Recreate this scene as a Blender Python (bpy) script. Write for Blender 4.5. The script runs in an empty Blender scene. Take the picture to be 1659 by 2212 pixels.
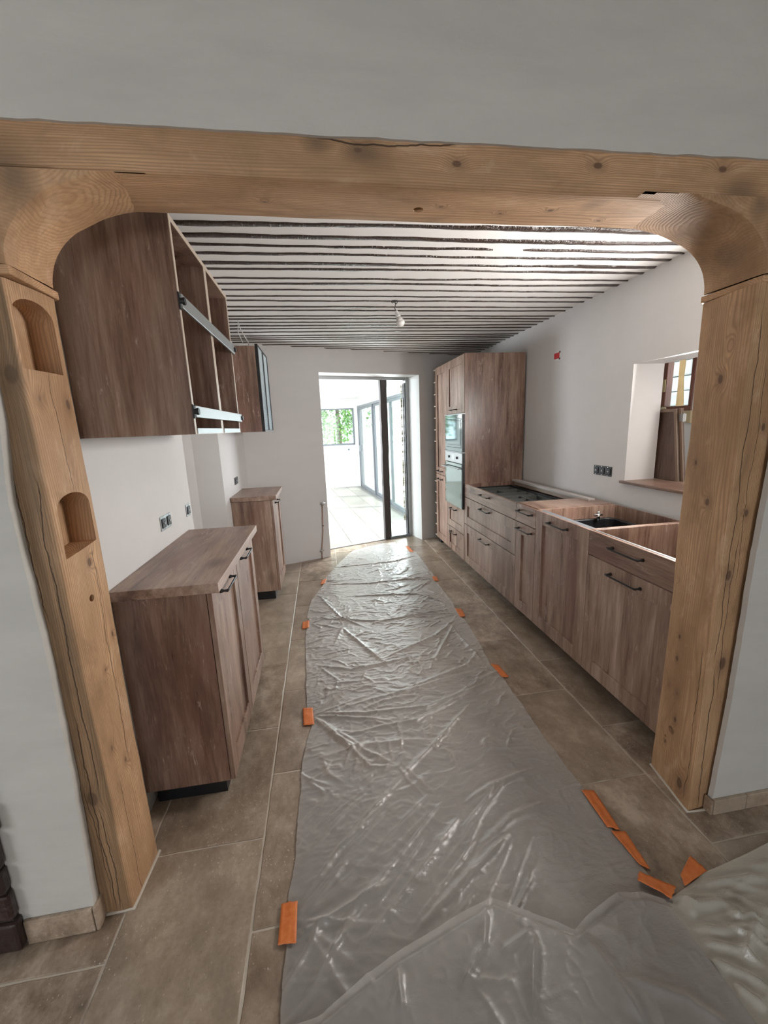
import bpy, bmesh, math, random
import numpy as np
from mathutils import Vector, Matrix
random.seed(7); np.random.seed(7)
S = bpy.context.scene
COL = S.collection

# ---------------------------------------------------------------- camera
cam_d = bpy.data.cameras.new('camera'); cam = bpy.data.objects.new('camera', cam_d); COL.objects.link(cam)
R_ = (0.98751918, -0.1527976, -0.03819382); U_ = (0.06808364, 0.1954692, 0.97834371); F_ = (0.14202285, 0.96873355, -0.2034326)
cam.matrix_world = Matrix(((R_[0], U_[0], -F_[0], 0), (R_[1], U_[1], -F_[1], 0), (R_[2], U_[2], -F_[2], 1.6), (0, 0, 0, 1)))
cam_d.sensor_fit = 'HORIZONTAL'; cam_d.sensor_width = 36; cam_d.lens = 36 * 883.99 / 1659
cam_d.clip_start = 0.02; cam_d.clip_end = 200
S.camera = cam

# ---------------------------------------------------------------- world, sun, lamps, exposure
S.view_settings.view_transform = 'Standard'; S.view_settings.look = 'None'
S.view_settings.exposure = 1.14; S.view_settings.gamma = 1.0
S.view_settings.use_curve_mapping = False
W = bpy.data.worlds.new('world'); S.world = W; W.use_nodes = True
bg = W.node_tree.nodes['Background']; bg.inputs[0].default_value = (0.80, 0.90, 1.0, 1); bg.inputs[1].default_value = 2.0
sun_d = bpy.data.lights.new('sun', 'SUN'); sun_d.energy = 3.5; sun_d.angle = math.radians(1.0); sun_d.color = (1, .96, .88)
sun = bpy.data.objects.new('sun', sun_d); COL.objects.link(sun)
sun.rotation_euler = Vector((-0.76, 0.14, -0.58)).to_track_quat('-Z', 'Y').to_euler()

def area(name, loc, direction, sx, sy, power, color=(1, 1, 1), portal=False):
    d = bpy.data.lights.new(name, 'AREA'); d.shape = 'RECTANGLE'; d.size = sx; d.size_y = sy; d.energy = power; d.color = color
    if portal: d.cycles.is_portal = True
    o = bpy.data.objects.new(name, d); COL.objects.link(o); o.location = loc
    o.rotation_euler = Vector(direction).to_track_quat('-Z', 'Y').to_euler()
    return o
# unseen area lamps added to fill the front room (behind and beside the camera)
area('front_fill_behind', (0.3, -3.85, 1.25), (0.0, 1, -.30), 2.6, 1.3, 25, (.97, .98, 1.0))
area('front_fill_side', (-3.05, -1.0, 1.2), (1, .35, -.35), 1.8, 1.2, 19, (.90, .95, 1.0))
# out-of-view lamp added on the veranda's left to light the kitchen
area('veranda_left_fill', (-3.0, 7.6, 1.9), (1.0, -.62, -.1), 2.4, 2.0, 170, (.90, .96, 1.0))
# hidden lamp added beside the doorway to brighten the kitchen
area('veranda_near_fill', (1.56, 6.45, 1.25), (-1, -.75, .0), .8, 1.9, 70, (.93, .97, 1.0))
# daylight of the side passage's own windows, behind the right wall
area('passage_daylight', (2.202, 1.92, 1.72), (-1, .0, .06), .76, .46, 27, (1.0, .97, .94))
area('passage_lamp', (2.86, 1.9, 1.6), (-.3, 1, .05), .5, .6, 3, (1.0, .97, .94))

try:
    cy = S.cycles
    cy.use_denoising = True; cy.use_adaptive_sampling = True; cy.adaptive_threshold = .035; cy.max_bounces = 7; cy.diffuse_bounces = 5; cy.glossy_bounces = 4
    cy.transparent_max_bounces = 12; cy.transmission_bounces = 6
    cy.sample_clamp_indirect = 8; cy.caustics_reflective = False; cy.caustics_refractive = False
except Exception: pass

# ---------------------------------------------------------------- node helpers
class NT:
    def __init__(s, name):
        s.m = bpy.data.materials.new(name); s.m.use_nodes = True; s.t = s.m.node_tree
        s.b = s.t.nodes['Principled BSDF']; s.out = s.t.nodes['Material Output']
    def n(s, typ, **kw):
        o = s.t.nodes.new(typ)
        for k, v in kw.items(): setattr(o, k, v)
        return o
    def l(s, a, b): s.t.links.new(a, b)
    def put(s, sock, v):
        if isinstance(v, bpy.types.NodeSocket): s.l(v, sock)
        else: sock.default_value = v
    def math(s, op, a, b=0.0, c=0.0, clamp=False):
        o = s.n('ShaderNodeMath', operation=op); o.use_clamp = clamp
        for i, v in enumerate((a, b, c)): s.put(o.inputs[i], v)
        return o.outputs[0]
    def vm(s, op, a, b=(0, 0, 0), sc=None):
        o = s.n('ShaderNodeVectorMath', operation=op); s.put(o.inputs[0], a); s.put(o.inputs[1], b)
        if sc is not None: s.put(o.inputs[3], sc)
        return o.outputs['Value'] if op in ('LENGTH', 'DOT_PRODUCT', 'DISTANCE') else o.outputs[0]
    def pos(s, rnd=0.0, local=False):
        p = s.n('ShaderNodeNewGeometry').outputs['Position']
        if rnd:
            oi = s.n('ShaderNodeObjectInfo'); c = s.n('ShaderNodeCombineXYZ')
            for i, k in enumerate((1.0, 1.7, 2.3)): s.l(s.math('MULTIPLY', oi.outputs['Random'], rnd * k), c.inputs[i])
            p = s.vm('ADD', p, c.outputs[0])
        return p
    def scale(s, v, xyz): return s.vm('MULTIPLY', v, xyz)
    def noise(s, v, sc=5, det=3, rough=.5, dist=0.0):
        o = s.n('ShaderNodeTexNoise'); s.l(v, o.inputs['Vector']); o.inputs['Scale'].default_value = sc
        o.inputs['Detail'].default_value = det; o.inputs['Roughness'].default_value = rough; o.inputs['Distortion'].default_value = dist
        return o.outputs['Fac']
    def voro(s, v, sc=5, feature='F1'):
        o = s.n('ShaderNodeTexVoronoi', feature=feature); s.l(v, o.inputs['Vector']); o.inputs['Scale'].default_value = sc
        return o
    def ramp(s, f, stops, interp='LINEAR'):
        o = s.n('ShaderNodeValToRGB'); s.l(f, o.inputs[0]); e = o.color_ramp; e.interpolation = interp
        while len(e.elements) > 1: e.elements.remove(e.elements[0])
        for i, (p, c) in enumerate(stops):
            el = e.elements[0] if i == 0 else e.elements.new(p)
            el.position = p; el.color = (*c, 1) if len(c) == 3 else c
        return o.outputs[0]
    def fr(s, f, a, b, lo=0.0, hi=1.0):
        o = s.n('ShaderNodeMapRange'); o.clamp = True; s.put(o.inputs[0], f)
        for i, v in enumerate((a, b, lo, hi)): o.inputs[i + 1].default_value = v
        return o.outputs[0]
    def mix(s, f, a, b, mode='MIX'):
        o = s.n('ShaderNodeMix', data_type='RGBA', blend_type=mode); s.put(o.inputs[0], f)
        s.put(o.inputs[6], a if isinstance(a, bpy.types.NodeSocket) else (*a, 1)); s.put(o.inputs[7], b if isinstance(b, bpy.types.NodeSocket) else (*b, 1))
        return o.outputs[2]
    def bump(s, hgt, st=.3, d=.01):
        o = s.n('ShaderNodeBump'); s.l(hgt, o.inputs['Height']); o.inputs['Strength'].default_value = st; o.inputs['Distance'].default_value = d
        s.l(o.outputs[0], s.b.inputs['Normal']); return o
    def set(s, color=None, rough=None, metal=None, spec=None):
        if color is not None: s.put(s.b.inputs['Base Color'], color if isinstance(color, bpy.types.NodeSocket) else (*color, 1))
        if rough is not None: s.put(s.b.inputs['Roughness'], rough)
        if metal is not None: s.put(s.b.inputs['Metallic'], metal)
        if spec is not None: s.put(s.b.inputs['Specular IOR Level'], spec)
        return s.m

def simple(name, color, rough=.5, metal=0.0, spec=.5):
    return NT(name).set(color, rough, metal, spec)

def plaster(name, c, var=.06, bumpy=.15, rough=.85):
    t = NT(name); p = t.pos()
    n1 = t.noise(t.scale(p, (.4, 1, 1.3)), 2.2, 5, .65, .5); n2 = t.noise(t.scale(p, (.3, 1, 1)), 9, 5, .65, .4); n3 = t.noise(p, 60, 3, .6)
    f = t.math('ADD', t.math('MULTIPLY', n1, .6), t.math('MULTIPLY', n2, .4))
    col = t.mix(t.fr(f, .35, .65), tuple(x * (1 - var) for x in c), tuple(min(1, x * (1 + var * .6)) for x in c))
    t.bump(t.math('ADD', n2, t.math('MULTIPLY', n3, .25)), bumpy, .01)
    return t.set(col, rough, spec=.3)

def laminate(name, horiz=False, tint=(1.10, 1.08, 1.08)):
    """brown distressed wood-effect board, grain along z (or along y)"""
    t = NT(name); p = t.pos(rnd=3.0)
    st = (1, .07, 1) if horiz else (1, 1, .07)
    st2 = (1, .22, 1) if horiz else (1, 1, .22)
    broad = t.noise(t.scale(p, st2), 3.2, 4, .6, .6)
    mid = t.noise(t.scale(p, st), 22, 5, .62, .4)
    fine = t.noise(t.scale(p, st), 130, 4, .7)
    f = t.math('ADD', t.math('MULTIPLY', broad, .46), t.math('ADD', t.math('MULTIPLY', mid, .34), t.math('MULTIPLY', fine, .20)))
    k = lambda c: tuple(a * b for a, b in zip(c, tint))
    col = t.ramp(f, [(.34, k((.060, .034, .024))), (.44, k((.145, .085, .060))), (.50, k((.235, .150, .110))), (.57, k((.33, .23, .175))), (.66, k((.47, .36, .29)))])
    red = t.noise(t.scale(p, st2), 4.5, 3, .5)
    col = t.mix(t.fr(red, .54, .72, 0, .5), col, k((.21, .095, .07)))
    # pale scuffs along the grain
    sc = t.noise(t.scale(p, (1, .16, 1) if horiz else (1, 1, .16)), 55, 6, .75, 1.2)
    patch = t.noise(p, 6.5, 3, .6)
    scf = t.math('MULTIPLY', t.fr(sc, .57, .65), t.fr(patch, .50, .60))
    col = t.mix(t.math('MULTIPLY', scf, .7), col, k((.58, .48, .41)))
    kn = t.voro(t.scale(p, (1, .55, 1) if horiz else (1, 1, .55)), 2.8).outputs['Distance']
    col = t.mix(t.fr(kn, .02, .17, .8, 0), col, k((.07, .04, .03)))
    t.bump(t.math('ADD', mid, t.math('MULTIPLY', fine, .6)), .12, .004)
    return t.set(col, t.fr(mid, .3, .7, .26, .40), spec=.6)

def pine(name, axis='z', pith=(0, 0), knots=(), cracks=(), tone=1.18, stains=(), front=0.0):
    """sanded old softwood: growth rings cut by the faces, knots that bend the grain, drying cracks"""
    t = NT(name); p = t.pos()
    q = p
    sx = {'z': (1, 1, .10), 'x': (.10, 1, 1), 'd': (.45, 1, .45)}[axis]
    warp = t.n('ShaderNodeTexNoise'); t.l(t.scale(q, sx), warp.inputs['Vector']); warp.inputs['Scale'].default_value = 6; warp.inputs['Detail'].default_value = 3
    w = t.vm('SCALE', t.vm('SUBTRACT', warp.outputs['Color'], (.5, .5, .5)), sc=.075)
    q2 = t.vm('ADD', q, w)
    if axis == 'z': c = t.vm('MULTIPLY', t.vm('SUBTRACT', q2, (pith[0], pith[1], 0)), (1, 1, .012))
    else: c = t.vm('MULTIPLY', t.vm('SUBTRACT', q2, (0, pith[0], pith[1])), (.012, 1, 1))
    if axis == 'd': c = t.vm('SUBTRACT', q2, (pith[0], 1.3, pith[1]))
    r = t.vm('LENGTH', c)
    dark = None; ph = t.math('MULTIPLY', r, 1150.0 if axis != 'd' else 800.0)
    for (kx, ky, kz, kr) in knots:
        e = {'z': (1, 1, .62), 'x': (.62, 1, 1), 'd': (1, 1, 1)}[axis]
        d = t.math('DIVIDE', t.vm('LENGTH', t.vm('MULTIPLY', t.vm('ADD', t.vm('SUBTRACT', q, (kx, ky, kz)), t.vm('SCALE', w, sc=.16)), e)), kr * .85)
        g = t.math('EXPONENT', t.math('MULTIPLY', t.math('MULTIPLY', d, d), -.22))
        ph = t.math('ADD', ph, t.math('MULTIPLY', g, 22.0))
        k = t.math('MAXIMUM', t.fr(d, .7, 1.15, 1, 0), t.fr(d, .8, 2.6, .38, 0)); dark = k if dark is None else t.math('MAXIMUM', dark, k)
    ring = t.math('ADD', t.math('MULTIPLY', t.math('SINE', ph), .5), .5)
    ring = t.math('POWER', ring, 2.2)
    streak = t.noise(t.scale(q, {'z': (1, 1, .04), 'x': (.04, 1, 1), 'd': (.3, 1, .3)}[axis]), 150, 4, .7)
    broad = t.noise(t.scale(q, {'z': (1, 1, .3), 'x': (.3, 1, 1), 'd': (1, 1, 1)}[axis]), 5, 4, .6)
    age = t.noise(t.scale(q, {'z': (1, 1, .5), 'x': (.5, 1, 1), 'd': (1, 1, 1)}[axis]), 9, 5, .7, .6)
    k = lambda c: tuple(a * tone for a in c)
    base = t.mix(t.fr(broad, .34, .68), k((.62, .385, .22)), k((.33, .195, .105)))
    base = t.mix(t.fr(streak, .35, .75, 0, .5), base, k((.27, .155, .08)))
    col = t.mix(t.math('MULTIPLY', ring, .34 if axis == 'd' else .72), base, k((.30, .175, .095)))
    col = t.mix(t.fr(age, .52, .74, 0, .5), col, k((.19, .115, .065)))
    col = t.mix(t.fr(age, .30, .44, .3, 0), col, k((.72, .52, .36)))
    hgt = t.math('MULTIPLY', ring, -.6)
    if dark is not None:
        col = t.mix(t.math('MULTIPLY', dark, .82), col, (.105, .055, .036))
    for (sx_, sy_, sz_, sr) in stains:
        d = t.math('DIVIDE', t.vm('LENGTH', t.vm('SUBTRACT', t.vm('ADD', q, t.vm('SCALE', t.vm('SUBTRACT', warp.outputs['Color'], (.5, .5, .5)), sc=.16)), (sx_, sy_, sz_))), sr)
        col = t.mix(t.fr(d, .2, 1.1, .72, 0), col, (.17, .11, .065))
    if front:      # the face towards the older room is greyer and more weathered
        sy = t.n('ShaderNodeSeparateXYZ'); t.l(q, sy.inputs[0])
        lines = t.noise(t.scale(q, (1, 1, .02)), 75, 4, .7)
        col = t.mix(t.math('MULTIPLY', t.fr(sy.outputs[1], 1.236, 1.244, 1, 0), t.fr(lines, .35, .65, front * .55, front * 1.25)), col, (.135, .092, .052))
    cm = None
    for (face, x0, a, b, wd) in cracks:      # face: component the crack keeps nearly constant ('x' or 'y' or 'z'), a..b along the grain
        sep = t.n('ShaderNodeSeparateXYZ'); t.l(q, sep.inputs[0]); ci = {'x': 0, 'y': 1, 'z': 2}[face]; gi = 0 if axis == 'x' else 2
        al = t.n('ShaderNodeCombineXYZ'); t.l(sep.outputs[gi], al.inputs[0]); al.inputs[1].default_value = x0 * 31.7 + a
        wig = t.math('MULTIPLY', t.math('SUBTRACT', t.noise(al.outputs[0], 3.0, 5, .6), .5), .06)
        dd = t.math('ABSOLUTE', t.math('SUBTRACT', sep.outputs[ci], t.math('ADD', wig, x0)))
        m = t.math('MULTIPLY', t.math('MULTIPLY', t.fr(sep.outputs[gi], a - .03, a + .03), t.fr(sep.outputs[gi], b - .03, b + .03, 1, 0)), t.fr(dd, wd * .35, wd, 1, 0))
        if face == 'x': m = t.math('MULTIPLY', m, t.fr(sep.outputs[1], 1.236, 1.243, 1, 0))
        cm = m if cm is None else t.math('MAXIMUM', cm, m)
    if cm is not None:
        col = t.mix(t.math('MULTIPLY', cm, .92), col, (.045, .025, .015))
        hgt = t.math('SUBTRACT', hgt, t.math('MULTIPLY', cm, 4.0))
    t.bump(hgt, .35, .0018)
    return t.set(col, .62, spec=.35)

def travertine(name, dull=1.0):
    t = NT(name); oi = t.n('ShaderNodeObjectInfo').outputs['Random']; p = t.pos(rnd=4)
    n1 = t.noise(p, 3.2, 5, .62, .3); n2 = t.noise(t.scale(p, (1, .6, 1)), 14, 6, .68, .25); n3 = t.noise(p, 60, 5, .75)
    f = t.math('ADD', t.math('MULTIPLY', n1, .45), t.math('ADD', t.math('MULTIPLY', n2, .38), t.math('MULTIPLY', n3, .17)))
    k = lambda c: tuple(a * dull for a in c)
    col = t.ramp(f, [(.36, k((.105, .076, .055))), (.45, k((.22, .165, .12))), (.52, k((.325, .255, .195))), (.60, k((.48, .40, .32)))])
    col = t.mix(t.fr(oi, 0, 1, 0, .6), col, k((.185, .135, .095)))
    col = t.mix(t.fr(t.math('FRACT', t.math('MULTIPLY', oi, 7.3)), .5, 1, 0, .35), col, k((.42, .36, .28)))
    vo = t.noise(t.scale(p, (1, .6, 1)), 60, 6, .8, .3)
    patch = t.noise(p, 4.5, 3, .6)
    sp = t.math('MULTIPLY', t.fr(vo, .61, .67), t.fr(patch, .46, .6))
    col = t.mix(t.math('MULTIPLY', sp, .7), col, k((.60, .53, .44)))
    pit = t.fr(t.noise(p, 95, 4, .7), .30, .36, .6, 0)
    col = t.mix(pit, col, k((.12, .085, .06)))
    vf = t.voro(t.scale(p, (1, .7, 1)), 85); fl = t.math('MULTIPLY', t.fr(vf.outputs['Distance'], .10, .17, 1, 0), t.fr(t.noise(p, 5, 4, .6), .47, .6))
    col = t.mix(t.math('MULTIPLY', fl, .65), col, k((.66, .58, .48)))
    t.bump(t.math('ADD', n2, t.math('MULTIPLY', n3, .5)), .14, .004)
    return t.set(col, .30, spec=.6)

def glass(name, tint=(.93, .97, .96), refl=1.0):
    t = NT(name); tr = t.n('ShaderNodeBsdfTransparent'); tr.inputs[0].default_value = (*tint, 1)
    gl = t.n('ShaderNodeBsdfGlossy'); gl.inputs['Roughness'].default_value = .02
    gg = t.n('ShaderNodeNewGeometry'); dt = t.math('ABSOLUTE', t.vm('DOT_PRODUCT', gg.outputs['Normal'], gg.outputs['Incoming']))
    f = t.math('ADD', t.math('MULTIPLY', t.math('POWER', t.math('SUBTRACT', 1.0, dt), 5.0), .96), .04)
    mx = t.n('ShaderNodeMixShader'); t.l(t.math('MULTIPLY', f, refl, clamp=True), mx.inputs[0]); t.l(tr.outputs[0], mx.inputs[1]); t.l(gl.outputs[0], mx.inputs[2])
    t.l(mx.outputs[0], t.out.inputs[0]); return t.m

def film(name, cover=.42, col=(.90, .865, .82), dens=1.0):
    """thin translucent dust sheet"""
    t = NT(name); p = t.pos()
    tr = t.n('ShaderNodeBsdfTransparent'); tr.inputs[0].default_value = (.97, .96, .955, 1)
    df = t.n('ShaderNodeBsdfDiffuse'); df.inputs[0].default_value = (*col, 1)
    tl = t.n('ShaderNodeBsdfTranslucent'); tl.inputs[0].default_value = (*col, 1)
    gl = t.n('ShaderNodeBsdfGlossy'); gl.inputs['Roughness'].default_value = .17; gl.inputs[0].default_value = (1, 1, 1, 1)
    bp = t.n('ShaderNodeBump'); bp.inputs['Strength'].default_value = .35; bp.inputs['Distance'].default_value = .006
    n = t.noise(t.scale(p, (1, 1.6, 1)), 26, 5, .6, 1.4); n2 = t.noise(t.scale(p, (1, 2.0, 1)), 75, 4, .6, 1.0)
    t.l(t.math('ADD', n, t.math('MULTIPLY', n2, .35)), bp.inputs['Height'])
    for s_ in (df, tl, gl): t.l(bp.outputs[0], s_.inputs['Normal'])
    m1 = t.n('ShaderNodeMixShader'); m1.inputs[0].default_value = .35; t.l(df.outputs[0], m1.inputs[1]); t.l(tl.outputs[0], m1.inputs[2])
    lw = t.n('ShaderNodeLayerWeight'); lw.inputs[0].default_value = .5
    path = t.math('POWER', lw.outputs['Facing'], 1.8)
    cf = t.math('ADD', t.math('MULTIPLY', path, .85 * dens), t.math('ADD', cover - .06, t.math('MULTIPLY', t.noise(p, 7, 3), .12)), clamp=True)
    m2 = t.n('ShaderNodeMixShader'); t.l(cf, m2.inputs[0]); t.l(tr.outputs[0], m2.inputs[1]); t.l(m1.outputs[0], m2.inputs[2])
    fz = t.n('ShaderNodeFresnel'); fz.inputs[0].default_value = 1.5; t.l(bp.outputs[0], fz.inputs['Normal'])
    m3 = t.n('ShaderNodeMixShader'); t.l(t.math('MULTIPLY', fz.outputs[0], 1.25, clamp=True), m3.inputs[0]); t.l(m2.outputs[0], m3.inputs[1]); t.l(gl.outputs[0], m3.inputs[2])
    t.l(m3.outputs[0], t.out.inputs[0]); return t.m

M = {}
M['wall'] = plaster('white_wall_paint', (.70, .688, .68), .03, .05)
M['wall_front'] = plaster('trowelled_plaster', (.60, .58, .545), .09, .3)
M['ceil'] = plaster('ceiling_plaster', (.90, .885, .865), .04, .2)
M['veranda'] = plaster('veranda_white', (.86, .85, .83), .02, .05)
M['lam'] = laminate('wood_effect_board'); M['lamh'] = laminate('wood_effect_board_lengthwise', True)
M['edge'] = simple('pale_board_edge', (.50, .41, .33), .4)
M['black'] = simple('black_metal', (.018, .018, .019), .38, .3)
M['blackplastic'] = simple('black_plastic', (.012, .012, .014), .45)
M['plinth_shade'] = simple('black_plinth_shade', (.014, .015, .018), .35)  # left plinths and rack foot; also the shade put in under the right run
M['steel'] = simple('brushed_steel', (.50, .51, .52), .3, .9)
M['alu'] = simple('aluminium', (.34, .355, .36), .42, .8)
M['greyalu'] = simple('grey_lacquered_aluminium', (.20, .215, .235), .4, .2)
M['rawalu'] = simple('raw_grey_frame', (.36, .37, .37), .5, .3)
M['darkglass'] = simple('dark_mirror_glass', (.02, .022, .025), .04, 0, 1.0)
M['mirror'] = simple('mirrored_oven_glass', (.26, .29, .30), .05, .9)
M['white'] = simple('white_plastic', (.75, .75, .74), .4)
M['bulb'] = simple('milky_bulb', (.82, .80, .77), .25)
M['copper'] = simple('copper_pipe', (.45, .27, .2), .4, .7)
M['chrome'] = simple('chrome', (.75, .75, .75), .15, 1.0)
M['red'] = simple('red_plastic', (.55, .02, .03), .45)
M['zinc'] = simple('galvanised_steel', (.30, .30, .29), .5, .8)
M['tray'] = simple('grey_plastic_tray', (.10, .105, .10), .4)
M['grout'] = plaster('sand_grout', (.58, .52, .44), .10, .3)
M['trav'] = travertine('travertine', 1.12); M['bbm'] = travertine('travertine_skirting', 1.5)
M['glass'] = glass('clear_glass'); M['foam'] = plaster('yellow_foam', (.48, .39, .25), .15, .8)
M['film'] = film('plastic_film', .34); M['film2'] = film('folded_plastic_film', .38, (.82, .785, .74)); M['film3'] = film('heaped_plastic_film', .70, (.86, .82, .72), 1.0)
t = NT('orange_tape'); p = t.pos(); n = t.noise(p, 60, 4, .6); t.bump(n, .4, .002)
M['tape'] = t.set(t.mix(t.fr(n, .3, .7), (.62, .155, .035), (.72, .22, .06)), .5)
t = NT('dark_beam_varnish'); p = t.pos(); n = t.noise(t.scale(p, (.35, 1, 1)), 30, 5, .7, .5); n2 = t.noise(t.scale(p, (1, .1, 1)), 60, 3, .6)
t.bump(t.math('ADD', n, n2), .9, .01)
M['beamdark'] = t.set(t.ramp(n, [(.3, (.022, .013, .010)), (.6, (.060, .038, .030)), (.75, (.10, .07, .055))]), .24, spec=.9)
t = NT('old_brick'); oi = t.n('ShaderNodeObjectInfo').outputs['Random']; p = t.pos(rnd=2); n = t.noise(p, 18, 5, .65)
t.bump(n, .6, .01); M['brick'] = t.set(t.mix(oi, t.ramp(n, [(.3, (.010, .008, .008)), (.52, (.045, .018, .015)), (.66, (.16, .13, .12))]), (.035, .020, .018)), .30)
M['mortar'] = plaster('black_mortar', (.03, .028, .027), .3, .8)
t = NT('leaf'); oi = t.pos(); n = t.noise(oi, 3.0, 4, .6)
M['leaf'] = t.set(t.ramp(n, [(.3, (.05, .14, .03)), (.55, (.14, .30, .06)), (.7, (.32, .48, .14))]), .5)
M['bark'] = plaster('bark', (.16, .12, .09), .3, .8)
M['redwood'] = simple('reddish_window_timber', (.16, .055, .032), .45)
M['darkboard'] = laminate('dark_old_board', False, (.34, .30, .28))
M['vtile'] = travertine('veranda_tile', 1.0)
t = NT('pale_veranda_tile'); oi = t.n('ShaderNodeObjectInfo').outputs['Random']; p = t.pos(rnd=3); n = t.noise(p, 3, 5, .6)
M['vtile'] = t.set(t.mix(t.fr(t.math('ADD', t.math('MULTIPLY', n, .7), t.math('MULTIPLY', oi, .3)), .3, .7), (.22, .205, .18), (.32, .30, .27)), .35)
M['vgrout'] = simple('grey_grout', (.08, .075, .07), .8)
M['terrace'] = simple('pale_terrace', (.62, .60, .56), .8)
M['stone'] = plaster('outside_stone', (.55, .55, .54), .3, .8)
M['trunk'] = plaster('orange_brown_trunk', (.36, .22, .10), .3, .8)

# ---------------------------------------------------------------- mesh helpers
class MB:
    def __init__(s): s.v = []; s.f = []; s.mi = []
    def add(s, vs, fs, mi=0):
        o = len(s.v); s.v += [tuple(map(float, v)) for v in vs]; s.f += [tuple(i + o for i in f) for f in fs]; s.mi += [mi] * len(fs); return s
    def box(s, x0, y0, z0, x1, y1, z1, mi=0):
        x0, x1 = sorted((x0, x1)); y0, y1 = sorted((y0, y1)); z0, z1 = sorted((z0, z1))
        return s.add([(x0, y0, z0), (x1, y0, z0), (x1, y1, z0), (x0, y1, z0), (x0, y0, z1), (x1, y0, z1), (x1, y1, z1), (x0, y1, z1)],
              [(0, 3, 2, 1), (4, 5, 6, 7), (0, 1, 5, 4), (1, 2, 6, 5), (2, 3, 7, 6), (3, 0, 4, 7)], mi)
    def prism(s, poly, lo, hi, axis=2, mi=0):
        """poly ccw in the other two coordinates, extruded along axis"""
        n = len(poly)
        def P(a, b, c):
            return {2: (a, b, c), 1: (a, c, b), 0: (c, a, b)}[axis]
        vs = [P(a, b, lo) for a, b in poly] + [P(a, b, hi) for a, b in poly]
        fs = [tuple(range(n - 1, -1, -1)), tuple(range(n, 2 * n))] + [(i, (i + 1) % n, n + (i + 1) % n, n + i) for i in range(n)]
        return s.add(vs, fs, mi)
    def tube(s, pts, r, seg=8, cap=True, mi=0):
        pts = [Vector(p) for p in pts]; n = len(pts); rr = r if isinstance(r, (list, tuple)) else [r] * n
        base = len(s.v); vs = []; fs = []
        for i, p in enumerate(pts):
            d = (pts[min(i + 1, n - 1)] - pts[max(i - 1, 0)]).normalized()
            a = Vector((0, 0, 1)) if abs(d.z) < .9 else Vector((1, 0, 0))
            u = d.cross(a).normalized(); w = d.cross(u)
            for k in range(seg):
                t_ = 2 * math.pi * k / seg; vs.append(p + (u * math.cos(t_) + w * math.sin(t_)) * rr[i])
        for i in range(n - 1):
            for k in range(seg):
                fs.append((i * seg + k, i * seg + (k + 1) % seg, (i + 1) * seg + (k + 1) % seg, (i + 1) * seg + k))
        if cap: fs += [tuple(range(seg - 1, -1, -1)), tuple((n - 1) * seg + k for k in range(seg))]
        return s.add(vs, fs, mi)
    def ball(s, c, r, seg=16, rings=10, sc=(1, 1, 1)):
        vs = []; fs = []
        for i in range(rings + 1):
            th = math.pi * i / rings
            for k in range(seg):
                a = 2 * math.pi * k / seg; vs.append((c[0] + r * sc[0] * math.sin(th) * math.cos(a), c[1] + r * sc[1] * math.sin(th) * math.sin(a), c[2] + r * sc[2] * math.cos(th)))
        for i in range(rings):
            for k in range(seg): fs.append((i * seg + k, (i + 1) * seg + k, (i + 1) * seg + (k + 1) % seg, i * seg + (k + 1) % seg))
        return s.add(vs, fs)
    def xf(s, fn, start=0):
        s.v[start:] = [tuple(fn(v)) for v in s.v[start:]]; return s

ORG = {}
def link(name, mb, mats, parent=None, origin=None, smooth=False, bevel=0, seg=2):
    if parent is not None: org = ORG[parent.name]
    elif origin is not None: org = Vector(origin)
    else:
        a = np.array(mb.v); lo, hi = a.min(0), a.max(0); org = Vector(((lo[0] + hi[0]) / 2, (lo[1] + hi[1]) / 2, lo[2]))
    me = bpy.data.meshes.new(name)
    me.from_pydata([(v[0] - org.x, v[1] - org.y, v[2] - org.z) for v in mb.v], [], mb.f)
    for m in (mats if isinstance(mats, (list, tuple)) else [mats]): me.materials.append(m)
    if any(mb.mi): me.polygons.foreach_set('material_index', mb.mi)
    if smooth: me.polygons.foreach_set('use_smooth', [True] * len(me.polygons))
    me.update()
    bm = bmesh.new(); bm.from_mesh(me); bmesh.ops.recalc_face_normals(bm, faces=bm.faces[:])
    bm.to_mesh(me); bm.free()
    o = bpy.data.objects.new(name, me); COL.objects.link(o)
    if parent is None: o.location = org
    else: o.parent = parent
    ORG[o.name] = org
    if bevel:
        b = o.modifiers.new('bevel', 'BEVEL'); b.width = bevel; b.segments = seg; b.limit_method = 'ANGLE'; b.angle_limit = math.radians(35)
    return o
def thing(name, label, cat, loc, group=None):
    o = bpy.data.objects.new(name, None); COL.objects.link(o); o.location = loc; o.empty_display_size = .1
    ORG[o.name] = Vector(loc); o['label'] = label; o['category'] = cat
    if group: o['group'] = group
    return o
def tag(o, label, cat, group=None):
    o['label'] = label; o['category'] = cat
    if group: o['group'] = group
    return o
def struct(o): o['kind'] = 'structure'; return o
def boolean_cut(o, cutters):
    """subtract closed cutter shapes from o and throw the cutters away"""
    tmp = []
    for c in cutters:
        me = bpy.data.meshes.new('cut'); me.from_pydata(c.v, [], c.f); bm = bmesh.new(); bm.from_mesh(me); bmesh.ops.recalc_face_normals(bm, faces=bm.faces[:]); bm.to_mesh(me); bm.free()
        co = bpy.data.objects.new('cut', me); COL.objects.link(co); tmp.append(co)
        m = o.modifiers.new('b', 'BOOLEAN'); m.object = co; m.operation = 'DIFFERENCE'; m.solver = 'EXACT'
    bpy.context.view_layer.update()
    dg = bpy.context.evaluated_depsgraph_get(); me = bpy.data.meshes.new_from_object(o.evaluated_get(dg))
    o.modifiers.clear(); o.data = me
    for co in tmp: bpy.data.objects.remove(co)

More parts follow.
